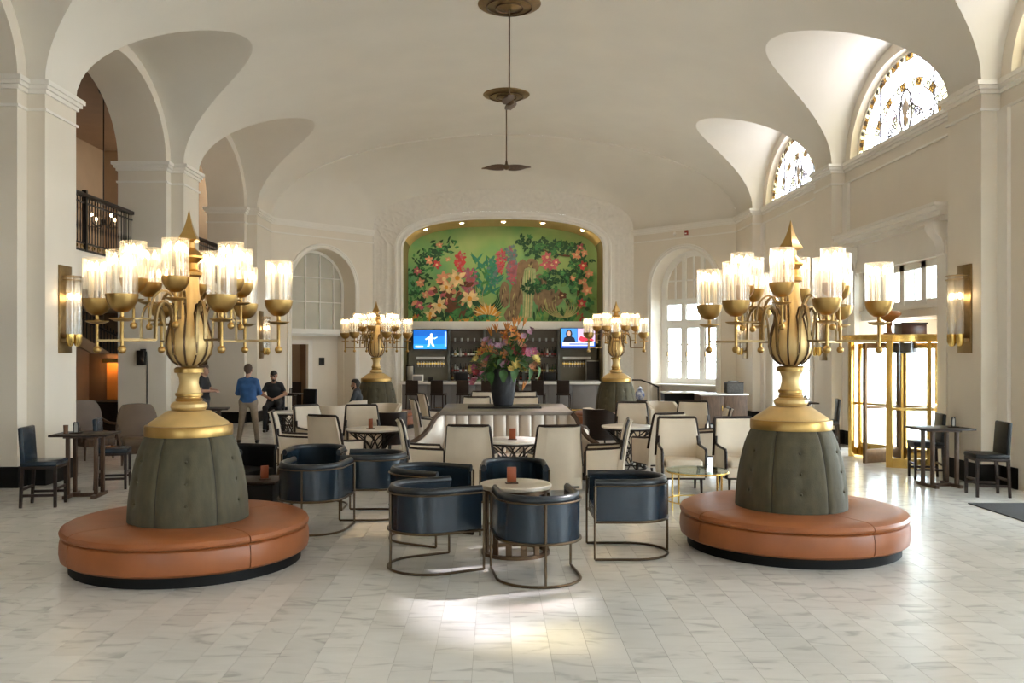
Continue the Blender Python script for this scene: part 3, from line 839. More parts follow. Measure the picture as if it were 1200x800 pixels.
# things standing on the canopy
t = thing('wooden_urn', 'carved amber wooden urn on top of the revolving door canopy', 'urn', (PX(1042, 16.3), 16.3, RH + .12))
AMBER = mat('amber_wood', (.36, .15, .04), .35, var=.25, scale=6)
MB().lathe([(.10, 0), (.10, .03), (.05, .06), (.045, .16), (.07, .20), (.05, .24)], 20).build('foot', AMBER, t)
MB().lathe([(.05, .24), (.12, .30), (.20, .36), (.21, .40), (.17, .44), (.04, .45)], 24).build('bowl', AMBER, t)
t = thing('storage_box', 'dark lacquered box lying on top of the revolving door canopy', 'box', (PX(1068, 16.35), 16.4, RH + .12))
m_ = MB(); m_.box((0, 0, .1), (.46, .34, .20)); m_.build('body', mat('lacquer', (.07, .025, .018), .3), t, bevel=.01)
m_ = MB(); m_.box((0, 0, .215), (.49, .37, .03)); m_.build('lid', IRON, t, bevel=.006)

# ---------------- wall sconces
def make_sconce():
    t = thing('wall_sconce', 'x', 'sconce')                      # plate in the local YZ plane, lamp towards +X
    m_ = MB(); m_.bb(0, .03, -.20, .20, -.70, .70); m_.build('back_plate', BRONZE, t, bevel=.004)
    m_ = MB()
    for z in (.52, .46): m_.tube([(.20 * math.cos(a) * .75 + .14, .20 * math.sin(a), z) for a in [2 * math.pi * i / 20 for i in range(20)]], .007, 5, closed=True)
    m_.build('ring_holder', BRONZE, t)
    for y in (-.13, 0, .13):
        x = .16 if y else .21
        g = MB(); g.lathe([(.058, -.42), (.058, .54)], 14, (x, y, 0), caps=False); gt = g.build('glass_tube', LAMPGLASS, t)
        g = MB(); g.lathe([(0, -.60), (.035, -.585), (.062, -.52), (.064, -.40), (.055, -.40)], 14, (x, y, 0), caps=False); g.build('cup', BRASS, t)
        g = MB(); g.sphere((x, y, .20), .03, 10, 8, (1, 1, 1.6)); g.build('bulb', BULB, gt)
    m_ = MB(); m_.bb(.03, .16, -.16, .16, -.52, -.47); m_.build('arm', BRONZE, t)
    return t
SCN = Proto(make_sconce())
SCN.put((XL, PX(76, 1) and 14.1, 2.73), 0, 'tall bronze wall sconce of glass tubes on the pier by the small dark table', 'bronze sconces on the piers')
SCN.put((XR, 13.95, 2.73), 180, 'tall bronze wall sconce of glass tubes on the wall beside the entrance', 'bronze sconces on the piers')
SCN.put((XL, 25.95, 2.55), 0, 'bronze wall sconce behind the gilded lamp, next to the arched doorway', 'bronze sconces on the piers')
SCN.put((XR, 19.95, 2.55), 180, 'bronze wall sconce on the pilaster behind the gilded lamp, beyond the entrance', 'bronze sconces on the piers')
SCN.put((XR, 26.2, 2.55), 180, 'bronze wall sconce on the pilaster above the dark sideboard', 'bronze sconces on the piers')
# black wall box with cable on the second pier
t = thing('wall_speaker', 'black box with a hanging cable on the arcade pier', 'speaker', (PX(166, 19.2), 19.23, 1.92))
m_ = MB(); m_.bb(-.085, .085, -.12, 0, -.16, .16); m_.build('housing', IRON, t, bevel=.01)
m_ = MB(); m_.bb(-.03, .09, -.04, 0, .15, .19); m_.build('mount', IRON, t)
m_ = MB(); m_.tube([(.10, -.02, .14), (.115, -.02, -.2), (.11, -.02, -.9), (.11, -.02, -1.55)], .012, 6); m_.build('cable', IRON, t)

# ---------------- balcony railings, stair, mezzanine chandelier
def railing(yc, label):
    t = thing('balcony_railing', label, 'railing', (-7.93, yc, 3.97), 0, 'iron balcony railings between the piers')
    m_ = MB(); m_.bb(-.06, .06, -2.2, 2.2, 1.06, 1.14); m_.build('handrail', WOODD, t, bevel=.015)
    m_ = MB(); m_.bb(-.02, .02, -2.2, 2.2, .94, .97); m_.bb(-.03, .03, -2.2, 2.2, .01, .05); m_.bb(-.02, .02, -2.2, 2.2, .16, .19)
    m_.build('rail_bar', IRON, t)
    bal = None
    n = 36
    for i in range(n):
        y = -2.15 + 4.3 * i / (n - 1)
        if bal is None: bal = MB().tube([(0, 0, .17), (0, 0, .4), (0, 0, .5), (0, 0, .6), (0, 0, 1.06)], .011, 6, radii=[.011, .011, .02, .011, .011]).mesh('baluster', IRON)
        link('baluster', bal, t, (0, y, 0))
    orn = MB().lathe([(.055, -.01), (.055, .01), (.03, .02), (.03, -.02)], 12).xf(Matrix.Rotation(R90, 4, 'Y')).mesh('rosette', BRONZE)
    for i in range(18): link('rosette', orn, t, (0.0, -2.05 + 4.1 * i / 17, .105))
    m_ = MB(); m_.bb(-.04, .04, -.04, .04, 0.01, 1.2); m_.build('newel', IRON, t)
    return t
railing(17.0, 'dark iron balcony railing high between the piers beside the tall sconce')
railing(23.0, 'dark iron balcony railing high between the piers behind the standing man')
# stair behind the arcade
SX = -10.6
def SP(px, py): d = (SX * FPX) / (px - VX); return d, PZ(py, d)
(ya, za), (yb, zb) = SP(89, 389), SP(139, 419.5)
st = thing('staircase', 'brown sloping staircase with dark iron balusters in the side aisle', 'staircase', (SX, 0, 0))
m_ = MB(); sl = (zb - za) / (yb - ya); y0_, y1_ = ya - 1.0, 27.35
def zl(y): return za + sl * (y - ya)
m_.prism([(y0_, min(3.24, zl(y0_))), (y1_, zl(y1_)), (y1_, zl(y1_) - .30), (y0_, min(3.2, zl(y0_)) - .30)], 'x', -1.3, 0); m_.build('stringer', BROWN2, st)
m_ = MB(); m_.tube([(-.06, y0_, min(3.15, zl(y0_) + .62)), (-.06, y1_, zl(y1_) + .85)], .035, 6); m_.build('handrail', WOODD, st)
bal = MB().cyl((0, 0, 0), (0, 0, .74), .014, 6).mesh('baluster', IRON)
for i in range(26):
    y = y0_ + .9 + (y1_ - y0_ - 1.0) * i / 25; link('baluster', bal, st, (-.06, y, zl(y)))
# brown partition under the stair with lamplight painted on as an orange panel, and a dark counter
am = MB(); am.prism([(19.5, 0), (23.0, 0), (23.0, zl(23.0) - .31), (19.5, min(2.8, zl(19.5) - .31))], 'x', SX - .10, SX - .02)
am.bb(SX - .02, -9.2, 23.0, 23.1, 0, 2.0)
struct(am.build('wall_stair', BROWN, angle=0), 'brown partition under the staircase')
t = thing('reception_counter', 'dark counter standing against the partition under the stair', 'counter', (-9.95, 22.7, 0))
m_ = MB(); m_.bb(-.58, .58, -.25, .25, 0, .72); m_.build('body', WOODD, t, bevel=.01); m_ = MB(); m_.bb(-.60, .60, -.28, .27, .72, .77); m_.build('counter_top', IRON, t, bevel=.008)
ORP = mat('orange_panel', (.62, .24, .05), .5, var=.08, scale=3)  # orange colour stands for warm lamplight washing the wall
t = tag(MB().bb(-10.14, -9.62, 22.96, 22.995, .80, 1.76).build('lit_panel', ORP, angle=0), 'orange panel glowing on the brown partition under the stair', 'panel')
t = thing('picture_light', 'small brass light above the orange panel under the stair', 'light', (-9.88, 22.72, 1.84))
m_ = MB(); m_.bb(-.25, .25, -.05, -.03, -.07, .03); m_.bb(-.25, .25, -.05, .05, .01, .03); m_.build('shade', BRASS, t); m_ = MB(); m_.bb(-.22, .22, 0, .03, -.02, 0); m_.build('lamp_strip', emit('strip_warm', (1, .60, .25), 30), t, angle=0); m_ = MB(); m_.cyl((0, 0, 0), (0, .27, 0), .012, 6); m_.build('arm', BRASS, t)
# mezzanine chandelier (seen through the arch) and its twin
def chandelier(x, y, label):
    t = thing('chandelier', label, 'chandelier', (x, y, 0), 0, 'iron chandeliers over the mezzanine')
    m_ = MB(); m_.cyl((0, 0, 5.2), (0, 0, 8.3), .014, 6); m_.build('rod', IRON, t)
    m_ = MB(); m_.lathe([(.13, 8.3), (.10, 8.22), (.02, 8.18)], 12); m_.build('ceiling_cup', IRON, t)
    m_ = MB(); m_.sphere((0, 0, 5.15), .07, 10, 6); m_.build('hub', IRON, t)
    for i in range(6):
        a = math.pi / 3 * i + .3; c, s = math.cos(a), math.sin(a)
        m_ = MB(); m_.tube([(0, 0, 5.15), (.15 * c, .15 * s, 5.02), (.32 * c, .32 * s, 5.02), (.42 * c, .42 * s, 5.12)], .012, 6); m_.build('arm', IRON, t)
        m_ = MB(); m_.cyl((.42 * c, .42 * s, 5.12), (.42 * c, .42 * s, 5.22), .018, 6); m_.build('candle', CANDLE, t)
        m_ = MB(); m_.sphere((.42 * c, .42 * s, 5.26), .03, 8, 6, (1, 1, 1.5)); m_.build('bulb', BULB, t)
chandelier(-9.35, 21.0, 'dark iron chandelier hanging over the mezzanine behind the railing')

# ---------------- ceiling fans
def make_fan():
    t = thing('ceiling_fan', 'x', 'fan')                           # origin at the crown of the vault
    m_ = MB(); m_.lathe([(.0, -.10), (.10, -.10), (.18, -.06), (.40, -.045), (.60, -.005), (.62, .02), (.60, .03), (.01, .04)], 40); m_.build('medallion', BRONZE, t)
    m_ = MB()
    for r in (.26, .44): m_.tube([(r * math.cos(2 * math.pi * i / 40), r * math.sin(2 * math.pi * i / 40), -.055 - .02 * (r < .3)) for i in range(40)], .014, 6, closed=True)
    m_.build('medallion_ring', RIB, t)
    m_ = MB(); m_.cyl((0, 0, -1.80), (0, 0, -.08), .016, 8); m_.build('rod', RIB, t)
    m_ = MB(); m_.lathe([(.015, -1.70), (.03, -1.74), (.035, -1.80), (.10, -1.86), (.10, -1.91), (.03, -1.95)], 20); m_.build('motor', RIB, t)
    for s in (-1, 1):
        rows = []
        for i in range(13):
            u = i / 12; w = .13 * math.sin(math.pi * min(1, .25 + u * .75)) ** .7 * (1 - u ** 6); r = .06 + .60 * u
            tw = -.5 * (1 - .5 * u)
            rows.append([(s * r, v * w * math.cos(tw) + .06 * u * u * s, -1.885 + s * .05 * u * u + v * w * math.sin(tw) - .02 * (1 - v * v)) for v in (-1, -.5, 0, .5, 1)])
        b = MB().grid(rows)
        k = MB().grid([[(p[0], p[1], p[2] - .012) for p in r] for r in rows]); b.add(k.v, k.f)
        n = len(rows); e = [i * 5 for i in range(n)] + [(n - 1) * 5 + j for j in range(1, 5)] + [i * 5 + 4 for i in reversed(range(n - 1))]
        o_ = 5 * n
        b.f += [(e[i], e[i + 1], e[i + 1] + o_, e[i] + o_) for i in range(len(e) - 1)]; b.m += [0] * (len(e) - 1)
        b.build('blade', WOODM, t)
    return t
FAN = Proto(make_fan())
FAN.put((XC + .02, 23.0, ZC + RISE - .02), 8, 'bronze ceiling fan on a long rod, blades spread before the bar wall', 'ceiling fans along the vault')
FAN.put((XC, 17.0, ZC + RISE - .02), 82, 'bronze ceiling fan on a long rod, blades end-on, over the flower banquette', 'ceiling fans along the vault')

# ---------------- mural (a flat painting; motifs are shapes laid in its plane)
def col_mat(name, c, r=.6, var=.25, sc=5): return mat(name, c, r, var=var, scale=sc)
def mural():
    root = thing('mural', 'painted tropical garden mural in the arched recess above the bar', 'mural')
    D = Y_MUR
    m, nt, b = newmat('mural_sky')
    N, L = nt.nodes, nt.links
    tc = N.new('ShaderNodeTexCoord'); nz = N.new('ShaderNodeTexNoise'); nz.inputs['Scale'].default_value = .55; nz.inputs['Detail'].default_value = 3
    L.new(tc.outputs['Object'], nz.inputs['Vector']); rp = N.new('ShaderNodeValToRGB'); e = rp.color_ramp.elements
    e[0].position = .32; e[0].color = (.11, .36, .16, 1); e[1].position = .50; e[1].color = (.25, .43, .14, 1); x = e.new(.68); x.color = (.40, .49, .19, 1)
    L.new(nz.outputs['Fac'], rp.inputs[0]); L.new(rp.outputs[0], b.inputs['Base Color']); b.inputs['Roughness'].default_value = .7
    p = arch_path(**OPEN, n=60); pts = [(XC + a, max(3.125, z)) for a, z in p]
    mb = MB(); mb.add([(q[0], D, q[1]) for q in pts], [tuple(range(len(pts)))]); mb.build('painted_sky', m, root, angle=0, fix=False)
    C = {k: col_mat('mural_' + k, c) for k, c in dict(dark=(.012, .075, .025), mid=(.05, .22, .06), light=(.16, .30, .07), teal=(.03, .22, .14), pink=(.48, .11, .13), red=(.50, .05, .05), peach=(.68, .29, .16), cream=(.75, .56, .28), gold=(.66, .30, .04), mauve=(.33, .12, .16), blue=(.12, .20, .20), rock=(.24, .16, .085), rockd=(.11, .07, .035), fall=(.36, .43, .21), brown=(.13, .045, .02), straw=(.42, .38, .15)).items()}
    rnd = random.Random(11)
    layer = [0]
    def P(cx, cy): px, py = 440 + cx / 3.333, 240 + cy / 3.333; return PX(px, D), PZ(py, D)
    S = D / FPX / 3.333                                  # metres for one unit of the sketch
    def motif(name, items):
        """items: list of (polygon, colour); one part for each motif, shapes stacked by hair-thin layers"""
        mb = MB(); keys = []
        for poly, c in items:
            if c not in keys: keys.append(c)
            layer[0] += 1; y = D - .002 - layer[0] * .00004
            pts = [P(*q) for q in poly]; mb.add([(a, y, z) for a, z in pts], [tuple(range(len(pts)))], keys.index(c))
        return mb.build(name, [C[k] for k in keys], root, angle=0, fix=False)
    def leaf(x, y, l, w, a):
        ca, sa = math.cos(a), math.sin(a); out = []
        for u, v in ((0, 0), (.25, .8), (.5, 1), (.8, .55), (1, 0), (.8, -.55), (.5, -1), (.25, -.8)): out.append((x + l * u * ca - w * v * sa, y + l * u * sa + w * v * ca))
        return out
    def flower(x, y, r, c, n=6, c2='cream', dep=.55):
        it = []
        for k in range(n):
            a = 2 * math.pi * k / n + rnd.random(); it.append((leaf(x, y, r, r * dep * .5, a), c))
        it.append(([(x + r * .25 * math.cos(t), y + r * .25 * math.sin(t)) for t in [2 * math.pi * i / 8 for i in range(8)]], c2)); return it
    def spike(x, y, h, w, c, c2):
        it = []
        for k in range(int(h / 4)):
            yy = y + h * k / int(h / 4); ww = w * (.5 + .5 * math.sin(math.pi * min(1, .2 + .8 * k / (h / 4))))
            for q in range(3): it.append((leaf(x + rnd.uniform(-ww, ww) * .45, yy, ww * .5, ww * .17, rnd.uniform(0, 6.28)), c if rnd.random() < .7 else c2))
        return it
    def blade(x0, y0, x1, y1, bend, w, c):
        a, bq = [], []
        dx, dy = x1 - x0, y1 - y0; ln = math.hypot(dx, dy); nx, ny = -dy / ln, dx / ln
        for i in range(9):
            u = i / 8; o_ = bend * math.sin(math.pi * u * .9); ww = w * (1 - u) ** .6 * .5 + .4
            cx, cy = x0 + dx * u + nx * o_, y0 + dy * u + ny * o_
            a.append((cx + nx * ww, cy + ny * ww)); bq.append((cx - nx * ww, cy - ny * ww))
        return (a + bq[::-1], c)
    # far ferns and misty plants
    it = []
    for k in range(70):
        x = rnd.uniform(385, 480); a = rnd.uniform(-2.6, -.5); it.append((leaf(x, rnd.uniform(220, 360), rnd.uniform(25, 60), 5, a), 'teal' if rnd.random() < .6 else 'mid'))
    motif('painted_fern', it)
    motif('painted_hyacinth', spike(462, 210, 110, 34, 'teal', 'blue')); motif('painted_hyacinth', spike(528, 168, 130, 36, 'blue', 'mauve'))
    motif('painted_hyacinth', spike(490, 180, 90, 30, 'pink', 'red')); motif('painted_hyacinth', spike(545, 230, 90, 36, 'mauve', 'pink'))
    motif('painted_hyacinth', spike(333, 190, 80, 32, 'red', 'pink')); motif('painted_hyacinth', spike(368, 260, 90, 42, 'mauve', 'pink'))
    # rocks and waterfall
    it = []
    for x, y, w, h in ((505, 350, 38, 100), (545, 380, 40, 140), (575, 300, 46, 170), (610, 240, 52, 60), (640, 330, 60, 120), (670, 390, 70, 110), (530, 430, 50, 60), (700, 360, 60, 70)):
        n = 12; it.append(([(x + w * .5 * math.cos(t) * (1 + .15 * rnd.random()), y + h * .5 * math.sin(t) * (1 + .12 * rnd.random())) for t in [2 * math.pi * i / n for i in range(n)]], 'rock'))
        for q in range(4):
            it.append((leaf(x + rnd.uniform(-.3, .2) * w, y + rnd.uniform(-.4, .2) * h, h * .3, w * .07, math.pi / 2 + rnd.uniform(-.3, .3)), 'rockd'))
            it.append((leaf(x + rnd.uniform(-.2, .3) * w, y + rnd.uniform(-.4, .2) * h, h * .25, w * .05, math.pi / 2 + rnd.uniform(-.3, .3)), 'straw'))
    motif('painted_rock', it)
    it = [([(582, 250), (598, 244), (625, 250), (628, 300), (618, 360), (612, 440), (574, 440), (576, 360), (572, 310)], 'fall')]
    for k in range(7): it.append(([(585 + k * 5, 255), (587 + k * 5, 255), (582 + k * 5, 436), (580 + k * 5, 436)], 'cream' if k % 2 else 'light'))
    motif('painted_waterfall', it)
    # arching blades left of the rocks, grasses at the right
    motif('painted_blades', [blade(440, 400, rnd.uniform(370, 400), rnd.uniform(310, 350), -30, 9, 'dark') for k in range(5)] + [blade(425, 405, 470 + 8 * k, 330 + 12 * k, 25, 9, 'dark') for k in range(5)] + [blade(430, 402, 375 + 20 * k, 300 + 5 * k, -15, 3, 'straw') for k in range(4)])
    # left flowering vine
    it = []; spine = [(150, 445), (145, 390), (150, 330), (155, 270), (175, 215), (215, 185), (275, 170)]
    for i in range(260):
        u = rnd.random() * 5.999; k = int(u); f = u - k
        x = spine[k][0] + (spine[k + 1][0] - spine[k][0]) * f + rnd.gauss(0, 20) + 14; y = spine[k][1] + (spine[k + 1][1] - spine[k][1]) * f + rnd.gauss(0, 14)
        it.append((leaf(x, y, rnd.uniform(14, 28), rnd.uniform(3, 5.5), rnd.uniform(-2.6, .4)), rnd.choice(['dark', 'dark', 'mid'])))
    motif('painted_vine', it)
    it = []
    for x, y, r, c in ((250, 156, 15, 'peach'), (210, 216, 19, 'peach'), (240, 234, 20, 'red'), (283, 212, 11, 'peach'), (165, 258, 18, 'pink'), (176, 303, 20, 'peach'), (195, 352, 18, 'peach'), (173, 392, 22, 'pink'), (163, 445, 20, 'red'), (215, 435, 18, 'gold')): motif('painted_rose', flower(x, y, r, c))
    it = [(leaf(rnd.gauss(290, 40), rnd.gauss(370, 32), rnd.uniform(20, 40), rnd.uniform(6, 10), rnd.uniform(0, 6.28)), rnd.choice(['brown', 'dark', 'pink', 'peach', 'brown'])) for k in range(80)]
    it += [(leaf(rnd.uniform(240, 400), rnd.uniform(400, 450), rnd.uniform(24, 46), rnd.uniform(7, 12), rnd.uniform(0, 6.28)), rnd.choice(['brown', 'dark', 'dark', 'mid'])) for k in range(70)]
    it += flower(268, 290, 34, 'peach', 7)
    motif('painted_shrub', it)
    it = []
    for x, y, r in ((320, 286, 40), (277, 322, 30), (368, 366, 38), (250, 392, 34), (215, 425, 26)): motif('painted_lily', flower(x, y, r, 'cream', 6, 'gold', .5))
    it = [(leaf(437, 440, rnd.uniform(48, 64), 5, -math.pi * (k + .5) / 22), 'gold' if k % 3 else 'cream') for k in range(22)] + [(leaf(380, 445, 90, 12, -.12), 'teal')]
    motif('painted_chrysanthemum', it)
    # right tree
    it = []; spine = [(575, 140), (630, 160), (700, 165), (760, 150), (800, 200), (800, 270), (730, 270), (660, 300), (610, 330)]
    it += [blade(790, 440, 770, 180, 12, 16, 'brown'), blade(770, 200, 640, 165, -10, 8, 'brown')]
    for i in range(150):
        u = rnd.random() * 7.999; k = int(u); f = u - k
        x = spine[k][0] + (spine[k + 1][0] - spine[k][0]) * f + rnd.gauss(0, 17); y = spine[k][1] + (spine[k + 1][1] - spine[k][1]) * f + rnd.gauss(0, 17)
        a = rnd.uniform(0, 6.28); c = rnd.choice(['dark', 'dark', 'dark', 'mid'])
        for q in (-.8, 0, .8): it.append((leaf(x, y, rnd.uniform(14, 25), rnd.uniform(4, 6.5), a + q), c))
        it.append((leaf(x, y, 15, 1.0, a), 'light'))
    for i in range(40): it.append((leaf(rnd.gauss(800, 30), rnd.uniform(250, 420), rnd.uniform(20, 32), 8, rnd.uniform(0, 6.28)), rnd.choice(['dark', 'mid', 'light'])))
    motif('painted_tree', it)
    it = []
    for x, y, r, c in ((670, 205, 24, 'pink'), (690, 235, 26, 'pink'), (660, 235, 20, 'pink'), (705, 225, 18, 'pink'), (785, 195, 22, 'peach'), (800, 165, 16, 'pink'), (815, 190, 16, 'peach'), (810, 237, 20, 'red'), (832, 270, 20, 'peach'), (770, 287, 13, 'peach'), (810, 303, 20, 'peach'), (826, 335, 24, 'peach'), (805, 385, 22, 'red'), (797, 438, 20, 'red')): motif('painted_blossom', flower(x, y, r, c))
    it = [(leaf(rnd.uniform(610, 780), 455, rnd.uniform(25, 60), 5, -math.pi / 2 + rnd.uniform(-.9, .9)), rnd.choice(['mid', 'light', 'dark'])) for k in range(70)]
    it += [blade(735, 440, 650 + 15 * k, 365 + abs(k - 5) * 4, -18 if k < 5 else 18, 5, 'straw') for k in range(11)]
    it += flower(730, 354, 18, 'brown', 5, 'cream', .9)
    motif('painted_grass', it)
    # foreground stems at the foot of the painting
    it = [(leaf(rnd.uniform(120, 480), 462, rnd.uniform(14, 40), 6, -math.pi / 2 + rnd.uniform(-1, 1)), rnd.choice(['dark', 'mid', 'light', 'gold'])) for k in range(90)]
    motif('painted_undergrowth', it)
mural()
# downlights in the niche soffit
path = arch_path(**OPEN, n=80)
for k, px in enumerate((498, 541, 590, 636, 683)):
    x = PX(px, 30.55); u = x - XC
    z = min(((abs(p[0] - u), p[1]) for p in path if p[1] > 5.6))[1]
    t = thing('recessed_downlight', 'small round recessed downlight in the ochre soffit above the mural', 'light', (x, 30.55, z), 0, 'downlights over the mural')
    MB().lathe([(.07, -.005), (.07, -.02)], 14).build('lens', emit('downlight_%d' % k, (1, .82, .56), 150), t)
    MB().lathe([(.07, 0), (.10, 0), (.10, -.03), (.07, -.03)], 14, caps=False).build('trim_ring', WHITE, t)

# ---------------- the bar
BX0, BX1 = -3.1, 3.42
mb = MB(); mb.bb(XC - 3.4, XC + 3.4, 31.0, Y_MUR - .02, 2.84, 3.12)
tag(mb.build('canopy_shelf', WHITE, bevel=.02), 'long white shelf below the mural', 'shelf')
t = thing('bar_counter', 'long bar counter with pale stone top and grey panelled front', 'bar counter', (0, 28.6, 0))
m_ = MB(); m_.bb(BX0 + .1, BX1 - .1, -.2, .25, .1, 1.0); m_.build('body', GREY, t, angle=0)
m_ = MB(); m_.bb(BX0, BX1, -.42, .35, 1.0, 1.08); m_.build('counter_top', MARBLE, t, bevel=.012)
m_ = MB(); m_.bb(BX0 + .15, BX1 - .15, -.17, .2, 0.0, .1); m_.build('toe_kick', BASE, t, angle=0)
for i in range(8):
    a = BX0 + .14 + i * (BX1 - BX0 - .28) / 8; w = (BX1 - BX0 - .28) / 8
    m_ = MB(); m_.bb(a + .02, a + w - .02, -.225, -.2, .14, .96); m_.build('front_panel', GREY, t, bevel=.006)
m_ = MB(); m_.tube([(BX0 + .1, -.36, .18), (BX1 - .1, -.36, .18)], .025, 8); m_.build('foot_rail', BRASS, t)
BACKB = 31.15
t = thing('back_bar', 'dark back bar cabinet with bottle shelves and grey side panels', 'cabinet', (0, BACKB, 0))
m_ = MB(); m_.bb(XC - 3.4, XC + 3.4, -.25, .6, 0, .98); m_.build('base_cabinet', GREYG, t, angle=0)
m_ = MB(); m_.bb(XC - 3.4, XC + 3.4, -.30, .6, .98, 1.03); m_.build('work_top', GREYG, t, bevel=.008)
xa, xb = PX(526, BACKB), PX(655, BACKB)
BACKP = mat('shelf_back', (.17, .14, .105), .35, var=.1, scale=3)
m_ = MB(); m_.bb(xa, xb, .55, .6, 1.03, 2.84); m_.build('shelf_back', BACKP, t, angle=0)
SIDE = mat('side_panel_grey', (.21, .19, .14), .45, var=.08, scale=3)
m_ = MB(); m_.bb(XC - 3.38, xa, .30, .6, 1.03, 2.84); m_.build('side_panel', SIDE, t, angle=0)
m_ = MB(); m_.bb(xb, XC + 3.38, .30, .6, 1.03, 2.84); m_.build('side_panel', SIDE, t, angle=0)
for x in (xa, (xa + xb) / 2 - .7, (xa + xb) / 2 + .7, xb):
    m_ = MB(); m_.bb(x - .04, x + .04, .0, .6, 1.03, 2.84); m_.build('upright', GREYG, t, angle=0)
SHZ = [1.30, 1.88, 2.42]
for z in SHZ:
    m_ = MB(); m_.bb(xa, xb, .1, .58, z - .03, z); m_.build('shelf', WOODM, t, angle=0)
for xs_, xe in ((PX(488, BACKB), PX(521, BACKB)), (PX(660, BACKB), PX(692, BACKB))):
    m_ = MB(); m_.bb(xs_, xe, .02, .30, 1.78, 1.87); m_.build('tap_shelf', MARBLE, t, angle=0)
    m_ = MB(); m_.bb(xs_, xe, .22, .30, 1.60, 1.66); m_.build('tap_rail', BRASS, t, angle=0)
    for i in range(10):
        x = xs_ + (xe - xs_) * (i + .5) / 10
        m_ = MB(); m_.cyl((x, .17, 1.66), (x, .17, 1.50), .012, 6); m_.sphere((x, .17, 1.68), .028, 8, 6); m_.build('beer_tap', MARBLE, t)
# bottles: three shapes shared by all
def bottle_mesh(kind, gm):
    pr = {0: [(.0, 0), (.038, 0), (.038, .17), (.03, .20), (.013, .23), (.013, .30), (0, .30)], 1: [(0, 0), (.045, 0), (.045, .14), (.04, .17), (.015, .19), (.015, .25), (0, .25)], 2: [(0, 0), (.034, 0), (.036, .20), (.014, .25), (.013, .33), (0, .33)]}[kind]
    return MB().lathe(pr, 10).mesh('bottle', gm)
BG = [mat('bottle_amber', (.10, .04, .012), .15, coat=.5), mat('bottle_green', (.02, .05, .02), .15, coat=.5), mat('bottle_clear', (.50, .50, .46), .12, coat=.5), mat('bottle_brown', (.05, .022, .012), .15, coat=.5), mat('bottle_black', (.012, .012, .014), .15, coat=.5)]
LBL = [mat('label_pale', (.80, .78, .70), .6), mat('label_white', (.82, .80, .74), .6), mat('label_gold', (.5, .34, .10), .5), mat('label_red', (.35, .05, .04), .6)]
lab = {k: [MB().lathe([(r + .001, .045), (r + .001, .12)], 10, caps=False).mesh('label', m) for m in LBL] for k, r in ((0, .038), (1, .045), (2, .0355))}
cap = {k: MB().lathe([(.016, z), (.016, z + .035), (0, z + .035)], 8).mesh('cap', BLACKL) for k, z in ((0, .28), (1, .23), (2, .31))}
bm_ = {}
rnd = random.Random(3)
rown = {0: 'lowest', 1: 'middle', 2: 'upper'}
glow = ['amber', 'green', 'clear', 'brown', 'black']
for ri, z in enumerate(SHZ[:2] + [1.03]):
    row = ('lower shelf', 'upper shelf', 'worktop')[ri]
    n = 40
    for i in range(n):
        x = xa + .12 + (xb - xa - .24) * i / (n - 1)
        if min(abs(x - q) for q in (xa, (xa + xb) / 2 - .7, (xa + xb) / 2 + .7, xb)) < .085: continue
        if ri == 2 and (i % 3 == 1): continue
        k, g = rnd.randrange(3), rnd.choices(range(5), (3, 2, 4 if ri == 1 else 2, 3, 2))[0]
        if ri == 2: k = 1
        if (k, g) not in bm_: bm_[k, g] = bottle_mesh(k, BG[g])
        b = link('bottle', bm_[k, g], None, (x, BACKB + .25 + rnd.uniform(-.05, .05), z))
        tag(b, '%s glass liquor bottle on the %s of the back bar' % (glow[g], row), 'bottle', '%s bottles on the back bar %s' % (glow[g], row))
        link('label', rnd.choice(lab[k]), b); link('cap', cap[k], b)
# glasses along the top shelf
gm = MB().lathe([(.03, 0), (.038, .12), (.036, .12), (.028, .005), (0, .005)], 10, caps=False).mesh('tumbler', mat('glassware', (.55, .57, .55), .1, coat=.6))
for i in range(16):
    x = xa + .2 + (xb - xa - .4) * i / 15
    if min(abs(x - q) for q in (xa, (xa + xb) / 2 - .7, (xa + xb) / 2 + .7, xb)) < .09: continue
    tag(link('tumbler', gm, None, (x, BACKB + .3, 2.42)), 'clear tumbler on the top shelf of the back bar', 'glass', 'tumblers on the top bar shelf')
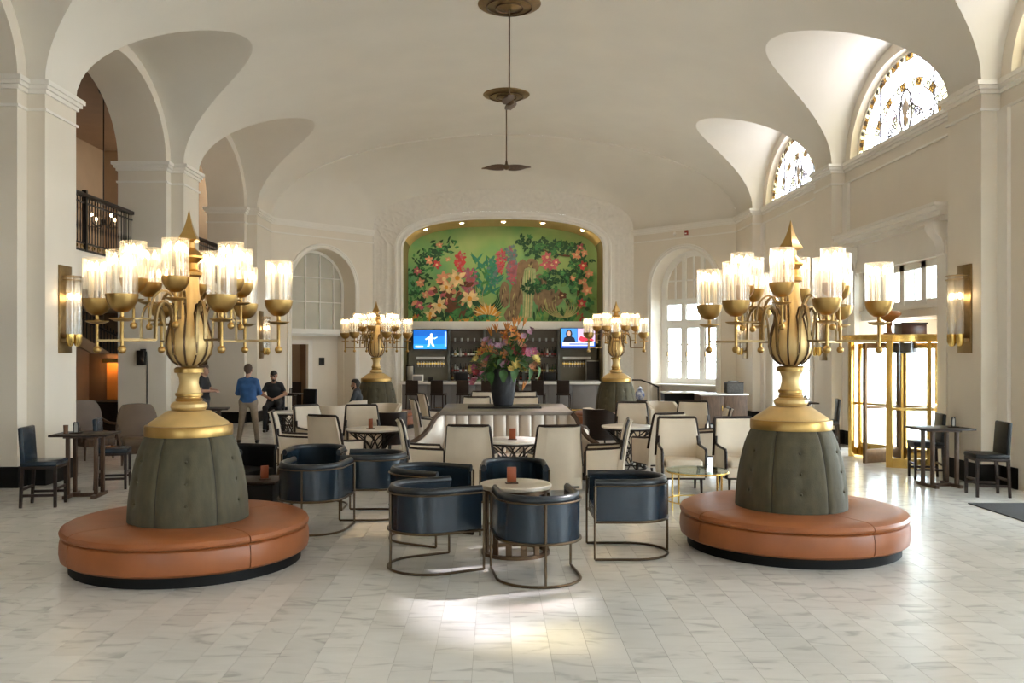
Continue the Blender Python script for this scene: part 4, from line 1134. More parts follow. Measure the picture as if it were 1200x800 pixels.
# televisions
def tv(px0, px1, py0, py1, label, kind):
    d = 30.92; x0, x1, z0, z1 = PX(px0, d), PX(px1, d), PZ(py1, d), PZ(py0, d)
    t = thing('television', label, 'television', ((x0 + x1) / 2, d, (z0 + z1) / 2))
    w, h = (x1 - x0) / 2, (z1 - z0) / 2
    m_ = MB(); m_.bb(-w, w, 0, .06, -h, h); m_.build('housing', BLACKL, t, bevel=.008)
    m_ = MB(); m_.bb(-.15, .15, .06, .42, -.12, .12); m_.build('bracket', IRON, t, angle=0)
    shapes = []
    def R(a, b, c, e, col): shapes.append(([(a, c), (b, c), (b, e), (a, e)], col))
    if kind == 0:
        R(-.97, .97, -.94, .94, (.01, .16, .62)); R(-.97, .97, -.94, -.45, (.02, .25, .75)); R(-.97, .97, .35, .94, (.005, .09, .38)); R(.86, .97, -.7, .8, (.25, .45, .85))
        shapes.append(([(-.18, -.75), (-.05, -.75), (.02, -.30), (.16, -.70), (.28, -.70), (.12, -.10), (.22, .22), (.08, .34), (-.08, .30), (-.30, .05), (-.24, -.04), (-.08, .10), (-.10, -.25)], (.62, .70, .80)))
        shapes.append(([(.08 + .09 * math.cos(i * .7), .48 + .15 * math.sin(i * .7)) for i in range(9)], (.75, .72, .70)))
        shapes.append(([(.2, .12), (.42, .30), (.44, .22), (.26, .02)], (.55, .65, .78)))
        R(-.86, -.40, -.80, -.62, (.7, .75, .85))
    else:
        R(-.97, .97, -.94, .94, (.03, .12, .55)); R(-.97, -.06, -.35, .94, (.05, .22, .62)); R(-.02, .97, -.35, .94, (.50, .36, .50))
        shapes.append(([(-.86, -.35), (-.80, .05), (-.62, .22), (-.42, .22), (-.22, .05), (-.14, -.35)], (.012, .012, .02)))
        shapes.append(([(-.52 + .19 * math.cos(i * .63), .42 + .42 * math.sin(i * .63)) for i in range(10)], (.012, .008, .008)))
        shapes.append(([(-.52 + .10 * math.cos(i * .63), .46 + .26 * math.sin(i * .63)) for i in range(10)], (.50, .30, .22)))
        shapes.append(([(.02, -.1), (.15, .25), (.32, .10), (.50, .2), (.72, .05), (.92, -.2), (.60, -.3), (.20, -.32)], (.75, .03, .06)))
        R(-.90, .90, -.72, -.36, (.55, .62, .85)); R(-.97, .97, -.94, -.76, (.015, .05, .30)); R(-.5, .6, -.60, -.50, (.06, .08, .25))
    for i, (poly, c) in enumerate(shapes):
        m_ = MB(); m_.add([(a * w, -.002 - .0004 * i, b * h) for a, b in poly], [tuple(range(len(poly)))])
        m_.build('screen_picture', emit('screen_%d_%d' % (kind, i), c, .9), t, angle=0, fix=False)
tv(484, 524, 386, 409.5, 'wall television showing a blue sports picture above the beer taps', 0)
tv(657, 698, 384, 408.5, 'wall television showing a news reader on a blue picture', 1)
# coolers and gear on the back bar and counter
def gear(name, label, cat, px, d, z, s, m1, m2):
    t = thing(name, label, cat, (PX(px, d), d, z))
    m_ = MB(); m_.bb(-s[0] / 2, s[0] / 2, -s[1] / 2, s[1] / 2, 0, s[2]); m_.build('body', m1, t, bevel=.01)
    m_ = MB(); m_.bb(-s[0] / 2 + .02, s[0] / 2 - .02, -s[1] / 2 - .012, -s[1] / 2, .03, s[2] - .04); m_.build('front_face', m2, t, bevel=.004)
STEEL = mat('brushed_steel', (.42, .41, .38), .3, metal=.9)
gear('glass_washer', 'tall steel framed cooler at the end of the back bar', 'cooler', 694, 31.0, 1.03, (.48, .4, .72), STEEL, IRON)
gear('coffee_machine', 'black coffee machine at the end of the bar', 'machine', 481, 31.0, 1.03, (.26, .35, .55), IRON, STEEL)
gear('drinks_cooler', 'small dark glass drinks cooler below the amber bottles', 'cooler', 541, 31.0, 1.03, (.44, .3, .30), IRON, BLACKL)
gear('wine_cooler', 'small dark wine cooler below the right hand bottle shelves', 'cooler', 644, 31.0, 1.03, (.44, .3, .30), IRON, BLACKL)
gear('cash_register', 'pale till standing on the bar counter', 'till', 490, 28.75, 1.08, (.34, .3, .22), MARBLE, GREY)
gear('napkin_holder', 'small dark napkin box on the bar counter', 'box', 505, 28.6, 1.08, (.16, .14, .14), WOODD, IRON)
# ================================================================== OTTOMANS AND GILDED LAMPS
def make_ottoman():
    t = thing('round_ottoman', 'x', 'ottoman')
    MB().lathe([(1.075, 0), (1.075, .10), (.6, .10)], 72).build('plinth', BASE, t)
    g = math.radians(.25)
    for k in range(4):
        a0, a1 = math.radians(90 * k) + g, math.radians(90 * (k + 1)) - g
        MB().lathe([(.50, .10), (1.11, .10), (1.145, .125), (1.155, .18), (1.152, .27), (1.14, .32), (1.12, .335), (.50, .335)], 24, a0=a0, a1=a1).build('seat_base', ORANGE, t)
        MB().lathe([(.50, .336), (1.125, .336), (1.15, .35), (1.155, .37), (1.14, .40), (1.10, .42), (1.02, .43), (.62, .428), (.52, .415), (.50, .40)], 24, a0=a0, a1=a1).build('seat_cushion', ORANGE, t)
    prof = [(.57, .415), (.568, .50), (.56, .62), (.545, .75), (.525, .87), (.50, .98), (.47, 1.09), (.435, 1.18), (.405, 1.235)]
    def rad(z):
        for (r0, z0), (r1, z1) in zip(prof, prof[1:]):
            if z <= z1: return r0 + (r1 - r0) * (z - z0) / (z1 - z0)
        return prof[-1][0]
    bz = (.62, .82, 1.02)
    for k in range(6):
        rows = []
        for i in range(31):
            f = i / 30; a = math.radians(60 * k + 60 * f); row = []
            for j in range(41):
                z = .415 + .82 * j / 40; r = rad(z)
                r -= .016 * math.exp(-(f / .035) ** 2) + .016 * math.exp(-((1 - f) / .035) ** 2)
                for b in bz:
                    dd = ((f - .5) * r * math.pi / 3) ** 2 + (z - b) ** 2
                    r -= .016 * math.exp(-dd / .0010) + .005 * math.exp(-((f - .5) / .10) ** 2) * math.exp(-((z - b) / .2) ** 2)
                row.append((r * math.cos(a), r * math.sin(a), z))
            rows.append(row)
        p = MB().grid(rows).build('back_panel', GREEN, t, angle=80)
        for b in bz:
            a = math.radians(30 + 60 * k); r = rad(b) - .012
            MB().sphere((r * math.cos(a), r * math.sin(a), b), .014, 8, 6).build('button', GREEN, p)
        a = math.radians(60 * k)
        MB().tube([((rad(.415 + .82 * j / 12) - .016) * math.cos(a), (rad(.415 + .82 * j / 12) - .016) * math.sin(a), .415 + .82 * j / 12) for j in range(13)], .006, 5).build('seam', SEAMD, t)
    MB().lathe([(.405, 1.20), (.40, 1.234), (.001, 1.234)], 40).build('top_board', SEAMD, t)
    return t
def make_lamp():
    t = thing('gilded_lamp', 'x', 'lamp')
    MB().lathe([(.30, 1.235), (.415, 1.236), (.418, 1.25), (.418, 1.32), (.41, 1.335), (.38, 1.34)], 56).build('base_disc', GOLD, t)
    MB().lathe([(.385, 1.338), (.37, 1.36), (.31, 1.40), (.25, 1.44), (.21, 1.468), (.14, 1.475)], 48).build('base_flare', GOLDL, t)
    MB().lathe([(.12, 1.47), (.155, 1.48), (.175, 1.51), (.17, 1.54), (.14, 1.56), (.12, 1.565)], 40).build('base_bulge', GOLDL, t)
    MB().lathe([(.115, 1.56), (.125, 1.57), (.128, 1.585), (.115, 1.60), (.115, 1.61), (.13, 1.62), (.13, 1.645), (.11, 1.65)], 40).build('neck_ring', GOLD, t)
    MB().lathe([(.115, 1.645), (.105, 1.68), (.09, 1.74), (.095, 1.79), (.11, 1.83), (.12, 1.845)], 36).build('neck', GOLDL, t)
    MB().lathe([(.11, 1.84), (.14, 1.845), (.142, 1.885), (.12, 1.90), (.08, 1.90)], 36).build('collar', GOLD, t)
    body = [(.07, 1.90), (.10, 1.92), (.155, 1.96), (.20, 2.03), (.218, 2.11), (.21, 2.20), (.18, 2.31), (.145, 2.42), (.115, 2.53), (.095, 2.65), (.088, 2.78)]
    MB().lathe(body, 48).build('tulip_body', GOLDL, t)
    ribm = None
    for k in range(12):
        a = math.pi / 6 * k
        pts = [(r + .008, 0, z) for r, z in body[1:8]] + [(.175, 0, 2.45), (.205, 0, 2.505), (.225, 0, 2.51)]
        if ribm is None: ribm = MB().tube(pts, .010, 6, flat=1.0).mesh('rib', RIB)
        link('rib', ribm, t, rot=(0, 0, a))
    MB().lathe([(.088, 2.78), (.12, 2.80), (.125, 2.83), (.09, 2.86), (.075, 2.92), (.10, 2.94), (.135, 2.97), (.135, 2.99), (.10, 3.03), (.06, 3.07), (.055, 3.13)], 36).build('column', GOLD, t)
    MB().lathe([(.03, 3.11), (.125, 3.145), (.118, 3.165), (.085, 3.21), (.055, 3.27), (.03, 3.34), (.012, 3.41), (0, 3.45)], 4, a0=math.pi / 4, a1=math.pi / 4 + 2 * math.pi).build('finial', GOLD, t, angle=25)
    bowl = MB().lathe([(0, -.165), (.05, -.158), (.095, -.125), (.125, -.075), (.138, -.02), (.140, 0), (.132, 0), (.12, -.06), (.08, -.12), (0, -.14)], 32).mesh('bowl', GOLD)
    sh = MB(); n = 72; rows = []
    for i in range(n + 1):
        a = 2 * math.pi * i / n; r = .130 + .0035 * math.cos(a * 24)
        rows.append([(r * math.cos(a), r * math.sin(a), z) for z in (-.02, .13, .26, .385)])
    sh.grid(rows); shade = sh.mesh('glass_shade', LAMPGLASS, angle=80)
    rimm = MB().tube([(.131 * math.cos(2 * math.pi * i / 36), .131 * math.sin(2 * math.pi * i / 36), .385) for i in range(36)], .004, 5, closed=True).mesh('shade_rim', LAMPGLASS)
    stem = MB().lathe([(.018, -.16), (.018, -.20), (.026, -.21), (.017, -.23), (.015, -.48)], 12).mesh('stem', GOLD)
    dish = MB().lathe([(.017, -.245), (.06, -.243), (.105, -.222), (.107, -.215), (.06, -.232), (.017, -.23)], 24).mesh('drip_dish', GOLD)
    ball = MB().sphere((0, 0, -.495), .038, 14, 10).mesh('ball', GOLD)
    cand = MB().cyl((0, 0, -.10), (0, 0, .27), .013, 8).mesh('candle', CANDLE)
    blb = MB().lathe([(0, .265), (.012, .275), (.020, .30), (.014, .335), (0, .36)], 8).mesh('bulb', BULB)
    lowp = [(.205, 0, 2.02), (.225, 0, 2.20), (.235, 0, 2.36), (.265, 0, 2.47), (.33, 0, 2.53), (.395, 0, 2.50), (.435, 0, 2.42), (.45, 0, 2.32), (.45, 0, 2.165), (.465, 0, 2.16), (.86, 0, 2.16)]
    upp = [(.14, 0, 2.40), (.15, 0, 2.52), (.19, 0, 2.62), (.26, 0, 2.64), (.33, 0, 2.58), (.36, 0, 2.48), (.37, 0, 2.38), (.385, 0, 2.365), (.52, 0, 2.365)]
    def smooth(p):
        out = []
        for i in range(len(p) - 1):
            p0, p1, p2, p3 = [Vector(p[max(0, min(len(p) - 1, j))]) for j in (i - 1, i, i + 1, i + 2)]
            for s in range(3):
                u = s / 3; out.append(.5 * ((2 * p1) + (p2 - p0) * u + (2 * p0 - 5 * p1 + 4 * p2 - p3) * u * u + (3 * p1 - p0 - 3 * p2 + p3) * u ** 3))
        return out + [Vector(p[-1])]
    arml = MB().tube(smooth(lowp[:8]) + [Vector(q) for q in lowp[8:]], .021, 4, flat=.75, up=(0, 1, 0)).mesh('arm', BRONZE)
    armu = MB().tube(smooth(upp), .017, 4, flat=.75, up=(0, 1, 0)).mesh('arm', BRONZE)
    for tier, (r, z, s, base, am) in enumerate(((.86, 2.565, 1.0, 0, arml), (.52, 2.745, .90, 28, armu))):
        for k in range(6):
            a = math.radians(base + 60 * k)
            link('arm', am, t, rot=(0, 0, a))
            b = link('bowl', bowl, t, (r * math.cos(a), r * math.sin(a), z)); b.scale = (s, s, s)
            for nm, me in (('glass_shade', shade), ('shade_rim', rimm), ('stem', stem), ('drip_dish', dish), ('ball', ball)): link(nm, me, b)
            for q in range(5):
                f = 2 * math.pi * q / 5 + .4 * k; p = (.072 * math.cos(f), .072 * math.sin(f), 0)
                link('candle', cand, b, p); link('bulb', blb, b, p)
    return t
LAMPS = [((-3.01, 8.65), -44, 8, 'by the black cube table', 'standing nearest the small blue leather chair at its table by the pier'), ((3.14, 9.33), -68, 34, 'before the entrance', ''), ((-3.24, 24.0), 10, -4, '', ''), ((3.31, 24.0), 20, 22, '', '')]
OTT, LMP = Proto(make_ottoman()), Proto(make_lamp())
ol = ['round cognac leather ottoman with olive tufted back, beside the black cube table', 'round cognac leather ottoman with olive tufted back, in front of the brass revolving door', 'round cognac ottoman with olive back in front of the bar, near the seated bearded man', 'round cognac ottoman with olive back in front of the bar, near the arched casement window']
ll = ['gilded twelve-light lamp standing on the ottoman beside the black cube table', 'gilded twelve-light lamp standing on the ottoman in front of the brass revolving door', 'gilded twelve-light lamp in front of the bar, near the seated bearded man', 'gilded twelve-light lamp in front of the bar, near the arched casement window']
for (p, ro, rl, _, _), a, b in zip(LAMPS, ol, ll):
    OTT.put((p[0], p[1], 0), ro, a, 'round ottomans of the lobby'); LMP.put((p[0], p[1], 0), rl, b, 'gilded lamps of the lobby')

# ================================================================== BARREL CHAIRS
def upath(w, xf, xr, n=14):
    """U in plan, open towards +x"""
    pts = [(xf, w), (xf * .5, w)]
    for i in range(n + 1):
        a = math.pi / 2 + math.pi * i / n
        pts.append((xr + w * math.cos(a) * 1.0, w * math.sin(a)))
    return pts + [(xf * .5, -w), (xf, -w)]
def make_barrel(lm):
    t = thing('barrel_chair', 'x', 'chair')
    A, B = upath(.375, .36, -.02, 18), upath(.315, .36, -.02, 18)
    rows = [[(a[0], a[1], .385), (a[0], a[1], .74), (b[0], b[1], .74), (b[0], b[1], .385), (a[0], a[1], .385)] for a, b in zip(A, B)]
    s = MB().grid(rows); n = len(rows)
    s.f += [(0, 1, 2, 3), tuple((n - 1) * 5 + k for k in (3, 2, 1, 0))]; s.m += [0, 0]
    s.build('shell', lm, t, angle=50)
    C = upath(.347, .375, -.02, 18)
    MB().tube([(p[0], p[1], .755) for p in C], .042, 8, flat=.72).build('rim', BLACKL if lm is BLACKL else NAVYR, t, angle=60)
    seat = [(p[0], p[1]) for p in upath(.312, .37, -.02, 14)]
    MB().prism(seat, 'z', .385, .49).build('seat', lm, t, bevel=.02)
    MB().tube([(p[0], p[1], .377) for p in upath(.385, .38, -.02, 18)], .013, 6).build('seat_ring', ROD, t)
    MB().tube([(p[0], p[1], .73) for p in upath(.388, .38, -.02, 18)], .009, 6).build('rim_rail', ROD, t)
    MB().tube([(p[0], p[1], .013) for p in upath(.385, .38, -.02, 18)], .013, 6).build('floor_ring', ROD, t)
    for x, y in ((.38, .385), (.38, -.385), (-.405, 0)):
        MB().cyl((x, y, .013), (x, y, .735), .012, 6).build('post', ROD, t)
    MB().cyl((.36, -.385, .377), (.36, .385, .377), .011, 6).build('front_rail', ROD, t)
    return t
NAVYR = mat('navy_leather_rim', (.010, .014, .019), .32, var=.12, scale=4, bump=.05, bscale=200)
BAR = Proto(make_barrel(NAVY))
g = 'navy barrel chairs on bronze rod frames'
for loc, deg, lb in (((-.62, 8.42), 28, 'navy barrel chair at the slatted table, its outer side and curved floor ring showing'),
                     ((-.76, 9.68), -29, 'navy barrel chair between the slatted table and another navy chair, its dark inside showing'),
                     ((.39, 8.0), 97, 'navy barrel chair showing its curved back and centre post, in front of the slatted table'),
                     ((1.36, 9.0), 180, 'navy barrel chair facing the slatted table from the side of the glass table'),
                     ((.22, 10.15), -90, 'navy barrel chair behind the slatted table with its open front showing'),
                     ((-2.10, 10.15), 84, 'navy barrel chair beside the black cube table, its back turned, bronze centre post showing'),
                     ((-2.36, 11.68), -90, 'navy barrel chair with a shiny blue inside, facing the one beside the cube table'),
                     ((-1.50, 11.02), 180, 'navy barrel chair seen from its side, in front of a round white scroll table')):
    BAR.put((loc[0], loc[1], 0), deg, lb, g)
BL = make_barrel(BLACKL); place(BL, (-3.45, 11.75, 0), -25, 'black leather barrel chair behind the black cube table')

# ================================================================== CREAM ARMCHAIRS
def make_cream(back_m=None):
    back_m = back_m or CREAM
    t = thing('cream_armchair', 'x', 'chair')
    MB().box((.02, 0, .31), (.56, .58, .16)).build('seat_base', CREAM, t, bevel=.02)
    MB().box((.05, 0, .43), (.54, .53, .12)).build('seat_cushion', CREAM, t, bevel=.04, seg=3)
    MB().box((.02, 0, .222), (.57, .59, .025)).build('base_rail', WOODD, t, bevel=.004)
    # raked, gently curved back: wider at the bottom than at the top
    rows = []
    prof = [(0.20, -.25, .325), (.35, -.27, .33), (.50, -.285, .325), (.65, -.305, .31), (.80, -.33, .295), (.95, -.36, .28), (1.04, -.385, .27)]
    f, bk = [], []
    for z, x, w in prof:
        f.append([(x + .075 - (z > 1) * .01 + .02 * (v * v), v * w, z) for v in (-1, -.6, -.2, .2, .6, 1)])
        bk.append([(x - .02 + .03 * (v * v), v * w, z) for v in (-1, -.6, -.2, .2, .6, 1)])
    b = MB().grid(f); o_ = len(b.v); k = MB().grid(bk); b.add(k.v, k.f)
    n = len(prof)
    loop = [i * 6 for i in range(n)] + [(n - 1) * 6 + j for j in range(1, 6)] + [i * 6 + 5 for i in reversed(range(n - 1))] + [j for j in reversed(range(1, 5))]
    b.f += [(loop[i], loop[(i + 1) % len(loop)], loop[(i + 1) % len(loop)] + o_, loop[i] + o_) for i in range(len(loop))]; b.m += [0] * len(loop)
    b.build('backrest', back_m, t, bevel=.012, angle=50)
    edge = [(prof[i][1] + .055, prof[i][2] + .006, prof[i][0]) for i in range(2, n)]
    top = [(prof[-1][1] + .045, .27 - .54 * i / 6, 1.052) for i in range(7)]
    MB().tube([edge[0]] + edge[1:] + top + [(p[0], -p[1], p[2]) for p in reversed(edge)], .019, 6, flat=1.4).build('back_trim', WOODD, t)
    for s in (-1, 1):
        A = [(-.22, s * .315, .66), (-.10, s * .325, .645), (.08, s * .335, .635), (.26, s * .335, .625)]
        pts = [(-.235, s * .31, .78), (-.232, s * .313, .70)] + A
        p = MB(); lo = [(a[0], a[1] - s * .006, .24) for a in A]; hi = A
        p.grid([[l, h] for l, h in zip(lo, hi)]); p.grid([[(l[0], l[1] - s * .045, l[2]), (h[0], h[1] - s * .045, h[2])] for l, h in zip(lo, hi)])
        q = [lo[-1], hi[-1], (hi[-1][0], hi[-1][1] - s * .045, hi[-1][2]), (lo[-1][0], lo[-1][1] - s * .045, lo[-1][2])]; p.add(q, [(0, 1, 2, 3)])
        p.add([hi[0], hi[1], hi[2], hi[3]] + [(h[0], h[1] - s * .045, h[2]) for h in hi], [(0, 1, 5, 4), (1, 2, 6, 5), (2, 3, 7, 6)])
        p.build('arm_panel', CREAM, t, angle=40)
        MB().tube([(a[0], a[1] - s * .02, a[2] + .012) for a in pts] + [(.275, s * .315, .60), (.28, s * .31, .24)], .022, 6, flat=.9).build('arm_rail', WOODD, t)
        for x in (.24, -.20): MB().cyl((x, s * .25, .215), (x + (.01 if x > 0 else -.05), s * .255, 0), .024, 6, r2=.015).build('leg', WOODD, t)
    return t
CRM = Proto(make_cream())
g = 'cream leather armchairs with dark wood edging'
for x, y, deg, lb in ((-.32, 12.15, 84, 'cream armchair seen from behind at the banquette table, beyond the open-fronted navy chair'),
                      (.82, 12.1, 97, 'cream armchair seen from behind, its whole pale back showing above the slatted table'),
                      (-1.05, 12.95, 8, 'cream armchair in profile between the banquette table and the round scroll table'),
                      (1.62, 12.95, 172, 'cream armchair in profile with a sweeping dark edge, beside the banquette wing'),
                      (-2.52, 13.95, 62, 'cream armchair seen from behind, behind the navy chair seen from its side'),
                      (-2.40, 16.05, -75, 'cream armchair with its pale front showing behind the round scroll table'),
                      (-3.25, 16.1, -40, 'cream armchair turned sideways near the standing man in blue'),
                      (-3.38, 14.75, 10, 'cream armchair with its side showing behind the shiny navy chair'),
                      (-1.38, 18.45, 15, 'cream armchair in profile behind the curved wing of the banquette'),
                      (-1.42, 21.0, 20, 'cream armchair in profile by the bar stools'),
                      (-.40, 19.6, 90, 'cream armchair seen from behind just past the flower vase, towards the bearded man'),
                      (.66, 19.6, 90, 'cream armchair seen from behind just past the flower vase, towards the casement window'),
                      (-.28, 22.3, 90, 'cream armchair before the bar stools, half hidden by the flower vase'),
                      (.74, 22.3, 90, 'cream armchair before the bar stools, under the trailing flowers'),
                      (2.68, 14.45, 112, 'cream armchair seen from behind at the round table by the banquette wing'),
                      (2.66, 16.95, -95, 'cream armchair facing the round table from the bar side'),
                      (3.86, 17.3, -110, 'cream armchair in front of the dark sideboard'),
                      (3.80, 15.6, 172, 'cream armchair in profile, its white outer back turned to the window wall'),
                      (2.74, 12.95, -92, 'cream armchair facing the glass table, dark edged, its seat front showing'),
                      (3.62, 12.95, -86, 'cream armchair partly hidden by the olive back of the ottoman by the entrance')):
    CRM.put((x, y, 0), deg, lb, g)

# ================================================================== TUB CHAIRS
def make_tub(outer):
    t = thing('tub_chair', 'x', 'chair')
    A, B = upath(.36, .26, -.04, 16), upath(.29, .26, -.04, 16)
    rows = [[(a[0], a[1], .22), (a[0] * 1.03, a[1] * 1.03, .86 - .16 * max(0, (a[0] + .1) / .36))] for a in A]
    rin = [[(b[0], b[1], .22), (b[0] * 1.03, b[1] * 1.03, .86 - .16 * max(0, (b[0] + .1) / .36))] for b in B]
    MB().grid(rows).build('outer_shell', outer, t, angle=50)
    s = MB().grid(rin); s.grid([[r[1], q[1]] for r, q in zip(rows, rin)])
    s.add([rows[0][0], rows[0][1], rin[0][1], rin[0][0]], [(0, 1, 2, 3)]); s.add([rows[-1][0], rows[-1][1], rin[-1][1], rin[-1][0]], [(0, 1, 2, 3)])
    s.build('inner_shell', CREAM, t, angle=50)
    MB().prism(upath(.285, .29, -.04, 12), 'z', .26, .46).build('seat', CREAM, t, bevel=.03)
    for x, y in ((.2, .26), (.2, -.26), (-.26, .2), (-.26, -.2)): MB().cyl((x, y, .24), (x * 1.05, y * 1.05, 0), .022, 6, r2=.015).build('leg', WOODD, t)
    return t
TD, TC = Proto(make_tub(WOODD)), Proto(make_tub(CREAM))
TD.put((-2.15, 17.6, 0), 140, 'dark wood tub chair with cream inside near the bearded man', 'dark tub chairs')
TD.put((2.25, 18.5, 0), 20, 'dark wood tub chair with cream inside near the casement window', 'dark tub chairs')
TC.put((-2.50, 20.0, 0), -100, 'cream tub chair in front of the olive ottoman back, near the bearded man', 'cream tub chairs')
TC.put((-3.55, 21.6, 0), 180, 'cream tub chair in which the bearded man sits', 'cream tub chairs')
TC.put((-3.62, 19.6, 0), 100, 'cream tub chair with its rounded back in front of the bearded man', 'cream tub chairs')
TC.put((3.95, 20.8, 0), -80, 'cream tub chair with its low rounded back near the sideboard', 'cream tub chairs')

# ================================================================== TABLES
def make_scroll():
    t = thing('scroll_table', 'x', 'table')
    MB().lathe([(.001, .715), (.46, .715), (.475, .725), (.475, .745), (.465, .75), (.001, .75)], 44).build('table_top', MARBLE, t)
    MB().tube([(.43 * math.cos(2 * math.pi * i / 36), .43 * math.sin(2 * math.pi * i / 36), .70) for i in range(36)], .014, 6, closed=True).build('top_ring', IRON, t)
    MB().tube([(.30 * math.cos(2 * math.pi * i / 36), .30 * math.sin(2 * math.pi * i / 36), .014) for i in range(36)], .014, 6, closed=True).build('foot_ring', IRON, t)
    for s in (-1, 1):
        pts = [((.43 - .20 * math.sin(math.pi * u) - .13 * u) * math.cos(s * u * 1.5), (.43 - .20 * math.sin(math.pi * u) - .13 * u) * math.sin(s * u * 1.5), .70 - .685 * u) for u in [i / 10 for i in range(11)]]
        me = MB().tube(pts, .011, 6).mesh('scroll_rod', IRON)
        for k in range(10): link('scroll_rod', me, t, rot=(0, 0, 2 * math.pi * k / 10))
    return t
SCR = Proto(make_scroll())
g = 'round white tables on iron scroll bases'
T1 = (.27, 13.05); T2 = (-2.05, 14.95); T3 = (2.35, 15.45)
SCR.put((*T1, 0), 0, 'round white scroll table in front of the channelled banquette', g)
SCR.put((*T2, 0), 10, 'round white scroll table behind the navy chair seen from its side', g)
SCR.put((*T3, 0), 20, 'round white scroll table beside the banquette, towards the window wall', g)
SCR.put((.17, 21.0, 0), 20, 'round white scroll table between the flower banquette and the bar', g)
SCR.put((-4.45, 19.2, 0), 5, 'round white scroll table in front of the seated man in black', g)
t = thing('slatted_table', 'round stone topped table with a dark slatted drum base', 'table', (.21, 8.97, 0))
MB().lathe([(.001, .665), (.355, .665), (.368, .675), (.368, .70), (.358, .71), (.001, .71)], 48).build('table_top', mat('stone_top', (.50, .45, .37), .3, var=.06, scale=4), t)
for nm, z0, z1 in (('top_ring', .63, .664), ('foot_ring', .0, .035)):
    MB().lathe([(.30, z0), (.35, z0), (.35, z1), (.30, z1), (.30, z0)], 40, caps=False).build(nm, RIB, t)
sl_ = MB().bb(.315, .335, -.03, .03, .03, .635).mesh('slat', RIB)
for k in range(14): link('slat', sl_, t, rot=(0, 0, 2 * math.pi * k / 14))
t = thing('cube_table', 'black cube side table between the ottoman and the navy chair', 'table', (-2.92, 10.75, 0))
m_ = MB(); m_.box((0, 0, .24), (.54, .54, .44)); m_.build('body', BLACKL, t, bevel=.01)
m_ = MB(); m_.box((0, 0, .48), (.60, .60, .04)); m_.build('table_top', WOODD, t, bevel=.008)
m_ = MB(); m_.box((0, 0, .01), (.50, .50, .02)); m_.build('foot', IRON, t)
t = thing('glass_table', 'round glass side table on thin brass legs in front of the cream armchairs', 'table', (2.66, 11.55, 0))
MB().lathe([(.001, .49), (.40, .49), (.405, .497), (.40, .504), (.001, .504)], 44).build('glass_top', TABLEGLASS, t)
MB().tube([(.40 * math.cos(2 * math.pi * i / 40), .40 * math.sin(2 * math.pi * i / 40), .478) for i in range(40)], .012, 6, closed=True).build('top_ring', BRASS, t)
MB().tube([(.40 * math.cos(2 * math.pi * i / 40), .40 * math.sin(2 * math.pi * i / 40), .10) for i in range(40)], .009, 6, closed=True).build('low_ring', BRASS, t)
for a in (25, 115, 205, 295):
    MB().cyl((.40 * math.cos(math.radians(a)), .40 * math.sin(math.radians(a)), 0), (.40 * math.cos(math.radians(a)), .40 * math.sin(math.radians(a)), .48), .013, 8).build('leg', BRASS, t)
# menu stands
def make_menu():
    t = thing('menu_stand', 'x', 'menu stand')
    MB().box((0, 0, .006), (.13, .085, .012)).build('base', WOODM, t, bevel=.003)
    MB().box((0, 0, .090), (.095, .022, .155)).build('menu_board', RUST, t, bevel=.003)
    return t
MN = Proto(make_menu())
g = 'rust coloured menu stands'
MN.put((.17, 8.95, .71), 5, 'rust coloured menu stand on the round slatted table', g)
MN.put((.26, 13.0, .75), -4, 'rust coloured menu stand on the white table before the banquette', g)
MN.put((-2.1, 14.85, .75), 60, 'rust coloured menu stand on the white table behind the navy chairs', g)
MN.put((-2.80, 10.68, .50), 25, 'rust coloured menu stand on the black cube table', g)

# ================================================================== BANQUETTE ISLAND
BQ = (.18, 15.05)
t = thing('banquette_island', 'square channelled champagne leather banquette with a stone top and sweeping wings', 'banquette', (BQ[0], BQ[1], 0))
h = 1.06
TOPW = mat('pale_wood_top', (.22, .185, .15), .3, var=.12, scale=4)
m_ = MB(); m_.bb(-.62, .62, -.62, .62, 0, 1.03); m_.build('core', WOODM, t, angle=0)
m_ = MB(); m_.bb(-h, h, -h, h, 1.04, 1.10); m_.build('island_top', TOPW, t, bevel=.012)
chan = []
nC = 10; w = 2.02 / nC
ch = MB(); rows = []
for i in range(9):
    v = -1 + 2 * i / 8; rows.append([(v * (w / 2 - .003), -.96 - .26 * max(0.0, 1 - (zz - .42) / .62) ** 1.6 * .55 - .035 * math.sqrt(max(0, 1 - v * v * .96)), zz) for zz in [.42 + .62 * j / 8 for j in range(9)]])
ch.grid(rows); chm = ch.mesh('back_channel', SILVER, angle=60)
